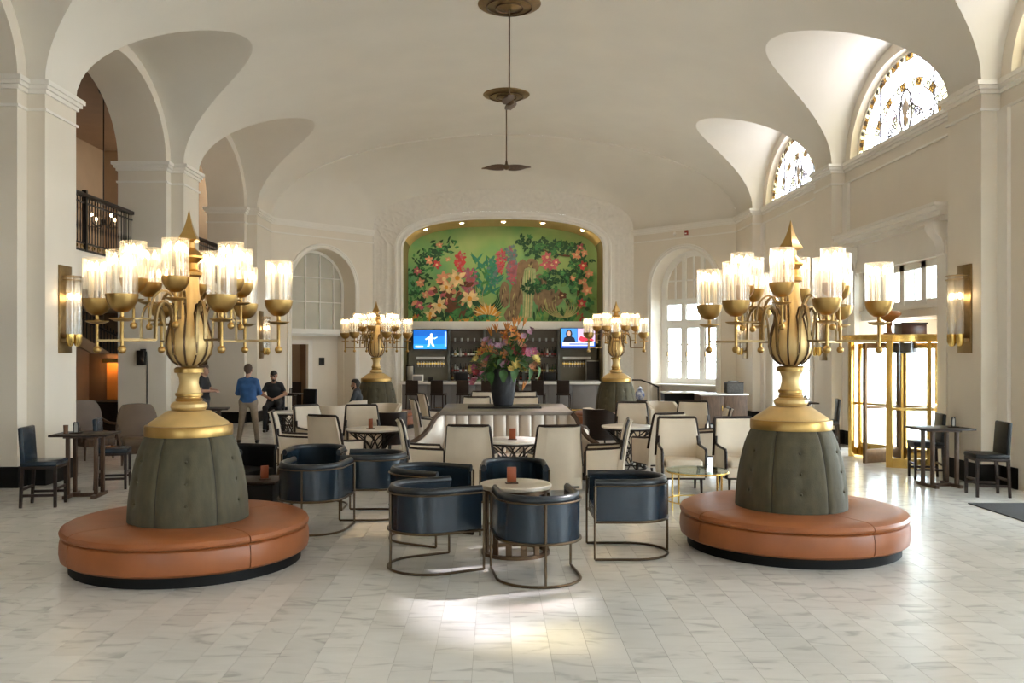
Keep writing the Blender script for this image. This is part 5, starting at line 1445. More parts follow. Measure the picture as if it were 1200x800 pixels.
for q in range(4):
    a = q * R90; Mz = Matrix.Rotation(a, 4, 'Z')
    m_ = MB(); m_.bb(-.94, .94, -.95, -.60, .10, 1.04); m_.xf(Mz).build('back_board', WOODM, t, angle=0)
    for i in range(nC):
        x = -1.01 + w * (i + .5); o_ = link('back_channel', chm, t, tuple(Mz @ Vector((x, 0, 0)))); o_.rotation_euler = (0, 0, a)
    m_ = MB(); m_.bb(-1.10, 1.10, -1.52, -.98, .16, .32); m_.xf(Mz).build('seat_base', WOODM, t, bevel=.01)
    m_ = MB(); m_.bb(-1.10, 1.10, -1.55, -1.0, .32, .46); m_.xf(Mz).build('seat_cushion', SILVER, t, bevel=.035, seg=3)
    m_ = MB(); m_.bb(-1.0, 1.0, -1.45, -1.0, 0, .16); m_.xf(Mz).build('plinth', BASE, t, angle=0)
    # sweeping diagonal wing at each corner
    prof = [(.0, 1.04), (.08, 1.04), (.16, .98), (.26, .84), (.38, .72), (.52, .64), (.66, .60), (.70, .56), (.70, .16), (0, .16)]
    wg = MB().prism(prof, 'y', -.045, .045); wg.xf(Mz @ Matrix.Translation((1.0, -1.0, 0)) @ Matrix.Rotation(math.radians(-52), 4, 'Z')); wg.build('wing', SILVER, t, bevel=.015)
    ed = MB().tube([(p[0], 0, p[1] + .012) for p in prof[1:9]], .032, 6, flat=1.7, up=(0, 1, 0)); ed.xf(Mz @ Matrix.Translation((1.0, -1.0, 0)) @ Matrix.Rotation(math.radians(-52), 4, 'Z')); ed.build('wing_trim', WOODM, t)
# tray, vase and flowers
t = tag(MB().bb(-.62, .62, -.36, .36, 0, .03).build('serving_tray', IRON, None, (.16, 15.05, 1.10), bevel=.008), 'flat black tray under the dark vase on the banquette island', 'tray')
VZ = 1.13
vs_ = thing('flower_vase', 'tall dark ribbed stone vase full of flowers on the banquette island', 'vase', (.14, 15.05, VZ))
pr = [(0, 0), (.155, 0), (.165, .02)] + [(.165 + .055 * math.sin(math.pi * .62 * i / 15) + (.004 if i % 2 else 0), .02 + .60 * i / 15) for i in range(16)] + [(.195, .63), (.17, .62), (.15, .3), (0, .28)]
MB().lathe(pr, 40).build('vase_body', STONE, vs_, angle=50)
MB().tube([(.205 * math.cos(2 * math.pi * i / 32), .205 * math.sin(2 * math.pi * i / 32), .62) for i in range(32)], .013, 6, closed=True).build('vase_rim', STONE, vs_)
def leafmesh(name, m, l, w, curl, n=8, seg=5):
    rows = []
    for i in range(n + 1):
        u = i / n; ww = w * math.sin(math.pi * (u ** .8)) * .5 + .001
        rows.append([(l * u, v * ww, curl * u * u * l + .25 * abs(v) * ww) for v in [-1 + 2 * j / (seg - 1) for j in range(seg)]])
    return MB().grid(rows).mesh(name, m, angle=80, fix=False)
def blossom(name, m, mc, r, petals, cup, layers=1):
    mb = MB()
    for ly in range(layers):
        for k in range(petals):
            a = 2 * math.pi * (k + .5 * ly) / petals; ca, sa = math.cos(a), math.sin(a); rr = r * (1 - .28 * ly); rows = []
            for i in range(5):
                u = i / 4; ww = rr * .95 * math.sin(math.pi * min(1, .18 + .82 * u)) * 2.2 / petals + .002
                z = cup * rr * u * u + ly * .2 * r
                rows.append([(rr * u * ca - v * ww * sa, rr * u * sa + v * ww * ca, z + .15 * abs(v) * ww) for v in (-1, 0, 1)])
            mb.grid(rows)
    mb.sphere((0, 0, r * .12), r * .2, 8, 5, mi=1)
    return mb.mesh(name, [m, mc], angle=80, fix=False)
fl = thing('flower_bouquet', 'big tropical bouquet of pink, orange and yellow blooms in the dark vase', 'flowers', (.14, 15.05, VZ + .60))
F = {k: mat('petal_' + k, c, .55, var=.2, scale=9) for k, c in dict(pink=(.42, .12, .19), lilac=(.44, .27, .36), orange=(.60, .24, .05), yellow=(.62, .50, .14), peach=(.55, .25, .14), green=(.05, .13, .03), lime=(.22, .33, .06), dark=(.03, .08, .025), red=(.45, .06, .08)).items()}
protos = {'pink': blossom('blossom', F['pink'], F['yellow'], .075, 6, .6, 2), 'lilac': blossom('blossom', F['lilac'], F['pink'], .07, 6, .5, 2), 'orange': blossom('blossom', F['orange'], F['red'], .095, 6, .5), 'yellow': blossom('blossom', F['yellow'], F['orange'], .085, 7, .5, 2), 'peach': blossom('blossom', F['peach'], F['red'], .08, 6, .6, 2), 'red': blossom('blossom', F['red'], F['dark'], .07, 6, .7, 2)}
lv = [leafmesh('leaf', F['green'], .34, .13, -.5), leafmesh('leaf', F['dark'], .38, .10, -.3), leafmesh('leaf', F['lime'], .28, .06, -.2), leafmesh('leaf', F['green'], .26, .20, -.9)]
bird = MB()
for k in range(5): bird.tube([(0, 0, 0), (.02 * (k - 2), .01 * (k % 2), .12), (.05 * (k - 2), .02 * (k % 2), .24)], .012, 5, radii=[.01, .02, .002])
bird = bird.mesh('bird_of_paradise', F['orange'])
rnd = random.Random(21)
def bpx(px, py, dy=0.0): d = 15.05 + dy; return (PX(px, d) - .14, dy, PZ(py, d) - VZ - .60)
def put_b(me, nm, px, py, dy, s=1.0, up=None):
    p = Vector(bpx(px, py, dy)); dr = (p - Vector((0, .1, -.25))).normalized() if up is None else Vector(up)
    o_ = link(nm, me, fl, tuple(p)); o_.rotation_euler = dr.to_track_quat('Z', 'Y').to_euler(); o_.scale = (s, s, s); return p
stems = []
spec = [('pink', 558, 430), ('pink', 563, 440), ('pink', 557, 446), ('peach', 566, 425), ('yellow', 553, 432), ('yellow', 558, 420), ('orange', 564, 412), ('lilac', 577, 402), ('lilac', 583, 406), ('lilac', 589, 402), ('orange', 593, 392), ('orange', 601, 388), ('orange', 605, 394), ('lilac', 617, 392), ('lilac', 622, 386), ('lilac', 614, 396), ('peach', 611, 404), ('red', 613, 412), ('pink', 616, 414), ('lilac', 621, 411), ('yellow', 604, 424), ('yellow', 608, 428), ('yellow', 612, 430), ('yellow', 627, 420), ('yellow', 630, 424), ('peach', 625, 428), ('peach', 592, 416), ('orange', 588, 415), ('lilac', 591, 428), ('pink', 592, 424), ('red', 604, 416), ('peach', 580, 414), ('pink', 571, 420), ('orange', 575, 410), ('peach', 569, 402), ('red', 600, 408), ('lilac', 572, 398), ('pink', 627, 414), ('yellow', 600, 432), ('red', 561, 436), ('peach', 596, 400), ('orange', 610, 398)]
for c, px, py in spec:
    for q in range(3):
        p = put_b(protos[c], 'blossom', px + rnd.uniform(-3, 3), py + rnd.uniform(-3, 3), rnd.uniform(-.38, -.05) if q == 0 else rnd.uniform(-.1, .35), rnd.uniform(.75, 1.08), (rnd.uniform(-.6, .6) + (px - 592) / 60, -.9, rnd.uniform(.1, .8)) if q == 0 else None)
        stems.append(p)
for k in range(90):
    a = rnd.uniform(0, 2 * math.pi); el = rnd.uniform(-.3, 1.0); r0 = rnd.uniform(.10, .38); me = lv[rnd.choices(range(4), (4, 4, 3, 1))[0]]
    o_ = link('leaf', me, fl, (r0 * math.cos(a), r0 * math.sin(a) * .8, rnd.uniform(-.02, .45))); o_.rotation_euler = (rnd.uniform(-.5, .5), -el, a); o_.scale = [rnd.uniform(.5, .95)] * 3
for px, py, a in ((590, 442, -1.6), (576, 444, -2.0), (568, 440, -2.6), (620, 440, -.6), (630, 438, -.3), (602, 440, -1.2)):
    p = bpx(px, py - 9, -.22); o_ = link('leaf', lv[3], fl, p); o_.rotation_euler = (0, .9, a); o_.scale = (.72, .72, .72)
for px, py in ((594, 378), (602, 373), (607, 371), (613, 372), (582, 380), (576, 384), (612, 447)):
    p = put_b(bird, 'bird_of_paradise', px, py + 10, rnd.uniform(-.15, .1), .72, ((px - 592) / 60, -.2, 1)); stems.append(p)
mb = MB()
for p in stems: mb.tube([(rnd.uniform(-.08, .08), rnd.uniform(-.08, .08), -.1), (p.x * .5, p.y * .5, p.z * .4 - .02), tuple(p)], .006, 4)
mb.build('stems', F['green'], fl)
# ================================================================== BAR STOOLS, COUNTER TABLES AND CHAIRS
def make_stool():
    t = thing('bar_stool', 'x', 'bar stool')                     # faces +x
    MB().box((0, 0, .72), (.42, .44, .07)).build('seat', WOODD, t, bevel=.015)
    MB().box((-.20, 0, .95), (.05, .40, .42)).build('backrest', WOODD, t, bevel=.012)
    for x in (.18, -.18):
        for y in (.18, -.18): MB().cyl((x, y, .70), (x * 1.1, y * 1.1, 0), .022, 4).build('leg', WOODD, t)
    for y in (.19, -.19): MB().cyl((-.19, y, .25), (.19, y, .25), .014, 4).build('stretcher', WOODD, t)
    MB().cyl((.19, -.19, .28), (.19, .19, .28), .014, 4).build('footrest', BRASS, t)
    return t
STO = Proto(make_stool())
for px in (485, 514, 544, 573, 602, 631, 661): STO.put((PX(px, 27.6), 27.6, 0), 78, 'dark brown bar stool with a low back drawn up to the bar counter', 'bar stools along the bar')

def make_counter_chair(lm):
    t = thing('dining_chair', 'x', 'chair')                      # faces +x, seat .60
    MB().box((.0, 0, .575), (.46, .46, .07)).build('seat', lm, t, bevel=.02)
    b = MB().box((-.20, 0, .82), (.065, .45, .50)); b.xf(Matrix.Translation((0, 0, 0)) @ Matrix.Rotation(-.07, 4, 'Y') @ Matrix.Translation((.045, 0, 0))); b.build('backrest', lm, t, bevel=.02)
    MB().box((0, 0, .525), (.44, .44, .04)).build('apron', WOODD, t, bevel=.005)
    for x in (.20, -.205):
        for y in (.20, -.20): MB().tube([(x, y, .54), (x * (1.0 if x > 0 else 1.12), y, .0)], .03, 4, radii=[.03, .024]).build('leg', WOODD, t)
    for y in (.20, -.20): MB().box((-.01, y, .16), (.40, .022, .035)).build('stretcher', WOODD, t)
    for x in (.20, -.215): MB().box((x, 0, .24), (.022, .38, .035)).build('stretcher', WOODD, t)
    return t
CN, CB = Proto(make_counter_chair(NAVY)), Proto(make_counter_chair(BLACKL))
CN.put((-6.02, 11.75, 0), 8, 'navy leather dining chair with its back to the pier, below the tall sconce')
CN.put((-5.75, 13.25, 0), 14, 'navy leather dining chair on the far side of the dark table below the sconce')
CB.put((7.02, 12.55, 0), 172, 'black leather dining chair against the wall beside the dark floor mat')
CB.put((6.98, 14.25, 0), 168, 'black leather dining chair between the small table and the revolving door')
CB.put((7.02, 18.6, 0), 165, 'black leather dining chair on the far side of the revolving door')
CB.put((-5.68, 22.75, 0), -80, 'black dining chair in which the man in black sits')
CB.put((-5.05, 23.3, 0), -120, 'black dining chair next to the man in black')
def make_counter_table():
    t = thing('counter_table', 'x', 'table')
    MB().box((0, 0, .885), (.78, .62, .03)).build('table_top', WOODD, t, bevel=.006)
    for x in (-.19, .19):
        for y in (-.13, .13): MB().box((x, y, .45), (.05, .05, .84)).build('post', WOODM, t, bevel=.004)
        MB().box((x, 0, .025), (.06, .52, .05)).build('foot', WOODM, t, bevel=.004)
    MB().box((0, 0, .025), (.38, .05, .05)).build('base_bar', WOODM, t, bevel=.004)
    MB().box((0, 0, .855), (.48, .36, .03)).build('support_plate', WOODM, t)
    return t
CT = Proto(make_counter_table())
g = 'small dark counter tables along the walls'
tabs = [((-5.80, 12.45), 5, 'small dark wood table on slim posts below the tall sconce by the pier'), ((6.78, 13.40), 4, 'small dark wood table on slim posts beside the revolving door'), ((6.92, 20.1), 0, 'small dark wood table behind the olive ottoman back, past the revolving door'), ((-5.85, 18.0), 12, 'small dark wood table in front of the standing man in black'), ((-5.72, 24.2), 0, 'small dark wood table behind the seated man in black')]
for p, a, lb in tabs: CT.put((*p, 0), a, lb, g)
def make_caddy():
    t = thing('table_caddy', 'x', 'caddy')
    MB().lathe([(.001, 0), (.085, 0), (.095, .012), (.09, .015), (.001, .012)], 20).build('tray', IRON, t)
    MB().tube([(-.03, 0, .012), (-.032, 0, .10), (-.02, 0, .155), (.02, 0, .155), (.032, 0, .10), (.03, 0, .012)], .011, 6).build('card_holder', IRON, t)
    MB().bb(-.024, .024, -.006, .006, .02, .14).build('card', mat('card', (.30, .28, .25), .5), t)
    return t
CD = Proto(make_caddy())
g = 'black table caddies'
for p, lb in (((-5.92, 12.42), 'black card caddy on the small table below the tall sconce'), ((6.98, 13.38), 'black card caddy on the small table beside the revolving door'), ((7.10, 20.1), 'black card caddy on the small table past the revolving door'), ((-5.62, 24.2), 'black card caddy on the small table behind the seated man in black')):
    CD.put((*p, .90), 20, lb, g)
t = thing('candle_glass', 'small brown candle glass on the table below the tall sconce', 'candle', (-6.03, 12.35, .90))
MB().lathe([(.03, 0), (.034, .12), (.03, .12), (.028, .01), (0, .01)], 14, caps=False).build('glass', mat('brown_glassware', (.16, .08, .04), .2), t); MB().lathe([(0, .01), (.026, .01), (.026, .07), (0, .07)], 12).build('wax', CANDLE, t)
t = tag(MB().bb(6.38, 7.72, 9.4, 11.86, 0.0, .014).build('floor_mat', mat('charcoal_mat', (.035, .037, .042), .85, var=.2, scale=40, bump=.4, bscale=200), bevel=.004), 'charcoal floor mat lying by the window wall', 'mat')
# lounge armchairs of the side aisle
def make_lounge():
    t = thing('lounge_armchair', 'x', 'armchair')
    MB().box((.04, 0, .33), (.62, .60, .14)).build('seat_base', WOODM, t, bevel=.02)
    MB().box((.06, 0, .45), (.62, .58, .15)).build('seat_cushion', TAN, t, bevel=.05, seg=3)
    f = []
    rows, rb = [], []
    for i in range(9):
        u = i / 8; z = .42 + .66 * u; x = -.25 - .12 * u
        w = .30 + .05 * math.sin(math.pi * min(1, u * 1.1)) - (.06 * max(0, u - .85) / .15)
        rows.append([(x + .06 * math.cos(v * 1.3), v * w, z + .03 * math.cos(v * 1.5) * u) for v in (-1, -.66, -.33, 0, .33, .66, 1)])
        rb.append([(p[0] - .12, p[1], p[2]) for p in rows[-1]])
    b = MB().grid(rows); o_ = len(b.v); k = MB().grid(rb); b.add(k.v, k.f); n = 9
    loop = [i * 7 for i in range(n)] + [(n - 1) * 7 + j for j in range(1, 7)] + [i * 7 + 6 for i in reversed(range(n - 1))] + [j for j in reversed(range(1, 6))]
    b.f += [(loop[i], loop[(i + 1) % len(loop)], loop[(i + 1) % len(loop)] + o_, loop[i] + o_) for i in range(len(loop))]; b.m += [0] * len(loop)
    b.build('backrest', TAN, t, angle=60)
    for s in (-1, 1):
        MB().tube([(-.30, s * .34, .72), (-.05, s * .36, .66), (.22, s * .37, .66), (.30, s * .37, .62), (.31, s * .36, .50), (.27, s * .33, .36)], .03, 6).build('arm', WOODM, t)
        for x in (.28, -.24): MB().cyl((x, s * .26, .28), (x + .02, s * .27, 0), .03, 6, r2=.018).build('leg', WOODM, t)
    return t
LG = Proto(make_lounge())
LG.put((-6.35, 15.7, 0), -62, 'tan leather lounge armchair with camel back next to the black wall box', 'tan lounge armchairs')
LG.put((-7.75, 16.9, 0), -40, 'tan leather lounge armchair deep under the arcade beside the pier', 'tan lounge armchairs')
t = thing('coffee_table', 'low dark side table beside the tan lounge armchair', 'table', (-5.35, 13.95 + .6, 0))
MB().box((0, 0, .50), (.5, .5, .04)).build('table_top', WOODD, t, bevel=.008)
for x in (-.2, .2):
    for y in (-.2, .2): MB().box((x, y, .24), (.05, .05, .48)).build('leg', WOODD, t)

# ================================================================== SIDEBOARD CORNER
t = thing('sideboard', 'dark walnut sideboard with a pale top by the window wall', 'sideboard', (6.42, 25.0, 0))
m_ = MB(); m_.bb(-.66, .66, -.36, .4, .06, .83); m_.build('body', WOODM, t, angle=0)
m_ = MB(); m_.bb(-.70, .70, -.40, .42, .83, .87); m_.build('sideboard_top', MARBLE, t, bevel=.008)
for i in range(2): m_ = MB(); m_.bb(-.64 + i * .65, -.01 + i * .65, -.385, -.36, .10, .80); d_ = m_.build('door', WOODM, t, bevel=.006); m_ = MB(); m_.bb(-.06 + i * .10, -.04 + i * .10, -.405, -.385, .4, .55); m_.build('handle', BRASS, d_)
m_ = MB(); m_.bb(-.60, .60, -.30, .36, 0, .06); m_.build('plinth', BASE, t, angle=0)
t = thing('service_shelf', 'black open service shelf below the arched casement window', 'shelf', (5.70, 26.6, 0))
m_ = MB(); m_.bb(-.62, .62, .25, .30, 0, .80); m_.build('back_panel', BLACKL, t, angle=0)
for x in (-.62, .60): m_ = MB(); m_.bb(x, x + .02, -.25, .25, 0, .80); m_.build('side_panel', BLACKL, t, angle=0)
for z in (.06, .42): m_ = MB(); m_.bb(-.60, .60, -.24, .25, z, z + .02); m_.build('shelf', BLACKL, t, angle=0)
m_ = MB(); m_.bb(-.66, .66, -.28, .30, .80, .84); m_.build('top', MARBLE, t, bevel=.006)
t = thing('wicker_basket', 'dark basket with folded papers on the walnut sideboard', 'basket', (6.78, 24.95, .87))
m_ = MB(); m_.bb(-.24, .24, -.16, .16, 0, .30); m_.build('body', mat('dark_wicker', (.06, .055, .05), .7, var=.4, scale=30, bump=.6, bscale=60), t, bevel=.02)
m_ = MB(); m_.tube([(-.23, -.15, .30), (.23, -.15, .30), (.23, .15, .30), (-.23, .15, .30)], .015, 6, closed=True); m_.build('rim', WOODD, t)
m_ = MB().bb(-.20, .10, -.10, .10, .29, .33).box((-.02, 0, .345), (.26, .14, .02), .3); m_.build('papers', GREY, t, angle=0)
t = thing('plant_stand', 'small dark stand at the end of the bar', 'stand', (4.55, 27.6, 0))
m_ = MB(); m_.bb(-.2, .2, -.2, .2, .49, .53); m_.build('top', WOODD, t, bevel=.006)
for x in (-.16, .16):
    for y in (-.16, .16): m_ = MB(); m_.bb(x - .02, x + .02, y - .02, y + .02, 0, .49); m_.build('leg', WOODD, t, angle=0)
CHINA = mat('blue_white_china', (.78, .80, .82), .15, col2=(.02, .06, .30), scale=9, coat=.4)
t = thing('ginger_jar', 'blue and white china jar on a small dark stand by the bar end', 'jar', (4.55, 27.6, .53))
MB().lathe([(0, 0), (.08, 0), (.10, .02), (.145, .12), (.15, .20), (.11, .29), (.07, .31), (.07, .33)], 24).build('body', CHINA, t)
MB().lathe([(.08, .33), (.085, .36), (.05, .40), (.015, .42), (.02, .44), (0, .455)], 20).build('lid', CHINA, t)
t = thing('handrail', 'curved dark handrail beside the bar end', 'handrail', (0, 0, 0))
MB().tube([(4.25, 28.55, 1.14), (4.7, 28.3, 1.14), (4.95, 28.15, 1.05), (5.22, 28.0, .92)], .025, 8).build('rail', IRON, t)
for x, y, z in ((4.3, 28.52, 1.13), (5.2, 28.01, .93)): MB().cyl((x, y, 0), (x, y, z), .02, 6).build('post', IRON, t)
# alarm devices on the cornice of the angled wall
t = thing('fire_alarm', 'small red alarm box on the cornice above the arched window', 'alarm', tuple(MR @ Vector((.453 * LW, -.03, 5.91))))
t.rotation_euler = (0, 0, math.atan2(MR[1][0], MR[0][0]) )
MB().bb(-.06, .06, -.03, .03, -.08, .08).build('housing', mat('alarm_red', (.30, .05, .03), .4), t, bevel=.008); MB().bb(-.03, .03, -.05, .05, -.05, -.01).build('strobe', WHITE, t)
t = thing('smoke_detector', 'round white detector on the cornice above the arched window', 'detector', tuple(MR @ Vector((.57 * LW, -.02, 5.90))))
MB().sphere((0, 0, 0), .09, 14, 8, (.6, .6, 1)).build('dome', TRIM, t); MB().sphere((-.02, -.04, 0), .04, 10, 6).build('sensor', WHITE, t)

# ================================================================== OUTSIDE
GRD = mat('pavement', (.42, .41, .38), .8, var=.1, scale=1)
mb = MB(); mb.bb(8.35, 80, -40, 90, -.3, -.12)
struct(mb.build('floor_outside', GRD, angle=0), 'pale pavement outside the windows')
mb = MB(); mb.bb(8.40, 13.6, -6.5, 20.6, 4.75, 4.95)  # out-of-view roof added to block direct sun at the lower windows
for yy in (-6, 2.5, 11, 19.8): mb.bb(13.2, 13.55, yy - .2, yy + .2, -.12, 4.75)
struct(mb.build('ceiling_porch', WHITE, angle=0), 'white porch roof outside the entrance')
def tree(name, x, y, h, r, seed, label):
    t = thing(name, label, 'tree', (x, y, -.12), 0, 'trees outside the windows')
    rn = random.Random(seed)
    MB().tube([(0, 0, 0), (.1, 0, h * .3), (-.05, .1, h * .6), (0, 0, h * .8)], .18, 8, radii=[.2, .15, .1, .04]).build('trunk', mat('bark_%d' % seed, (.10, .07, .05), .9), t)
    mb = MB()
    for k in range(1500):
        d = Vector((rn.gauss(0, 1), rn.gauss(0, 1), rn.gauss(0, 1))).normalized() * (r * rn.random() ** .4)
        c = Vector((0, 0, h * .68)) + Vector((d.x, d.y, d.z * .95)); s = rn.uniform(.10, .2)
        a, b = rn.uniform(0, 6.28), rn.uniform(-.8, .8)
        u = Vector((math.cos(a), math.sin(a), b)).normalized() * s; w = u.cross(Vector((rn.random(), rn.random(), rn.random() + .1))).normalized() * s * .45
        mb.add([c - u, c + w, c + u, c - w], [(0, 1, 2, 3)])
    o_ = mb.build('foliage', mat('leafage_%d' % seed, (.12, .22, .06), .6, var=.3, scale=3), t, angle=0, fix=False); o_['kind'] = 'stuff'
tree('street_tree', 11.5, 36.5, 5.2, 2.2, 1, 'green leafy tree outside the arched casement window')
tree('street_tree', 13.5, 41.0, 6.0, 2.6, 2, 'taller green tree further off outside the arched casement window')

# ================================================================== PEOPLE (one continuous skinned surface each)
def surface(prims, vox=.0095, pad=.03):
    P = [(np.array(a, float), np.array(b, float), ra, rb, m, k) for a, b, ra, rb, m, k in prims]
    lo = np.min([np.minimum(a, b) - max(ra, rb) for a, b, ra, rb, _, _ in P], axis=0) - pad
    hi = np.max([np.maximum(a, b) + max(ra, rb) for a, b, ra, rb, _, _ in P], axis=0) + pad
    n = np.ceil((hi - lo) / vox).astype(int) + 1
    ax = [lo[i] + vox * np.arange(n[i]) for i in range(3)]
    F = np.full(n, 9.0, np.float32)
    for a, b, ra, rb, m, k in P:
        R = max(ra, rb) + .09
        i0 = np.maximum(0, np.floor((np.minimum(a, b) - R - lo) / vox).astype(int)); i1 = np.minimum(n, np.ceil((np.maximum(a, b) + R - lo) / vox).astype(int) + 1)
        sl = tuple(slice(i0[i], i1[i]) for i in range(3))
        X, Y, Z = np.meshgrid(*[ax[i][sl[i]] for i in range(3)], indexing='ij')
        ba = b - a; L2 = max(1e-9, ba @ ba)
        t = np.clip(((X - a[0]) * ba[0] + (Y - a[1]) * ba[1] + (Z - a[2]) * ba[2]) / L2, 0, 1)
        d = np.sqrt((X - a[0] - t * ba[0]) ** 2 + (Y - a[1] - t * ba[1]) ** 2 + (Z - a[2] - t * ba[2]) ** 2) - (ra + (rb - ra) * t)
        G = F[sl]; h = np.maximum(k - np.abs(G - d), 0) / k
        F[sl] = np.minimum(G, d) - h * h * k * .25
    S = F < 0
    # surface nets
    c = np.zeros(n - 1, int)
    corners = [(i, j, k) for i in (0, 1) for j in (0, 1) for k in (0, 1)]
    def cs(A, o): return A[o[0]:A.shape[0] - 1 + o[0], o[1]:A.shape[1] - 1 + o[1], o[2]:A.shape[2] - 1 + o[2]]
    for o in corners: c += cs(S, o)
    act = (c > 0) & (c < 8)
    idx = np.full(act.shape, -1, int); idx[act] = np.arange(act.sum())
    cell = np.argwhere(act)
    acc = np.zeros((len(cell), 3)); cnt = np.zeros(len(cell))
    for o in corners:
        for axn in range(3):
            if o[axn]: continue
            q = list(o); q[axn] = 1
            f0 = F[tuple((cell + o).T)]; f1 = F[tuple((cell + q).T)]
            m = (f0 < 0) != (f1 < 0); t = np.where(m, f0 / np.where(m, f0 - f1, 1), 0)
            p = np.tile(np.array(o, float), (len(cell), 1)); p[:, axn] += t
            acc[m] += p[m]; cnt[m] += 1
    V = lo + vox * (cell + acc / cnt[:, None])
    faces = []
    for axn in range(3):
        u, v = (axn + 1) % 3, (axn + 2) % 3
        A = np.moveaxis(S, axn, 0); e = np.moveaxis(A[:-1] != A[1:], 0, axn)
        pos = np.argwhere(e); pos = pos[(pos[:, u] > 0) & (pos[:, v] > 0)]
        q = []
        for du, dv in ((0, 0), (1, 0), (1, 1), (0, 1)):
            z = pos.copy(); z[:, u] -= du; z[:, v] -= dv; q.append(idx[tuple(z.T)])
        q = np.stack(q, 1); flip = ~S[tuple(pos.T)]; q[flip] = q[flip][:, ::-1]; faces.append(q)
    faces = np.concatenate(faces)
    cen = V[faces].mean(1); best = np.full(len(cen), 9.0); mi = np.zeros(len(cen), int)
    for a, b, ra, rb, m, k in P:
        ba = b - a; L2 = max(1e-9, ba @ ba); t = np.clip((cen - a) @ ba / L2, 0, 1)
        d = np.linalg.norm(cen - a - t[:, None] * ba, axis=1) - (ra + (rb - ra) * t)
        w = d < best; best[w] = d[w]; mi[w] = m
    return V, faces, mi
SKIN, SHIRT, TROU, SHOE, HAIR = range(5)
def lerp(a, b, t): return tuple(a[i] + (b[i] - a[i]) * t for i in range(3))
def hand(wrist, dirv, normal, curl, side):
    """palm, four unequal curled fingers and a thumb from its side; normal = direction the fingers curl to"""
    d = Vector(dirv).normalized(); nrm = (Vector(normal) - d * Vector(normal).dot(d)).normalized(); s = d.cross(nrm) * side
    w = Vector(wrist); pr = []
    for q in (-.026, -.009, .009, .026): pr.append((w + s * q * .6 + d * .01, w + d * .085 + s * q, .017, .015, SKIN, .02))
    for q, l in ((-.030, .065), (-.010, .078), (.010, .084), (.030, .074)):
        k0 = w + d * .088 + s * q; a1 = curl * .6; d1 = d * math.cos(a1) + nrm * math.sin(a1); k1 = k0 + d1 * l * .5
        a2 = curl * 1.5; d2 = d * math.cos(a2) + nrm * math.sin(a2); k2 = k1 + d2 * l * .5
        pr.append((k0, k1, .0105, .0095, SKIN, .006)); pr.append((k1, k2, .0095, .008, SKIN, .006))
    b0 = w + d * .03 + s * .03; b1 = b0 + (d * .6 + s * .7 + nrm * .3).normalized() * .038; b2 = b1 + (d * .9 + nrm * .4).normalized() * .032
    pr.append((b0, b1, .013, .0115, SKIN, .012)); pr.append((b1, b2, .011, .009, SKIN, .008))
    return [(tuple(a), tuple(b), r, q, m, k) for a, b, r, q, m, k in pr]
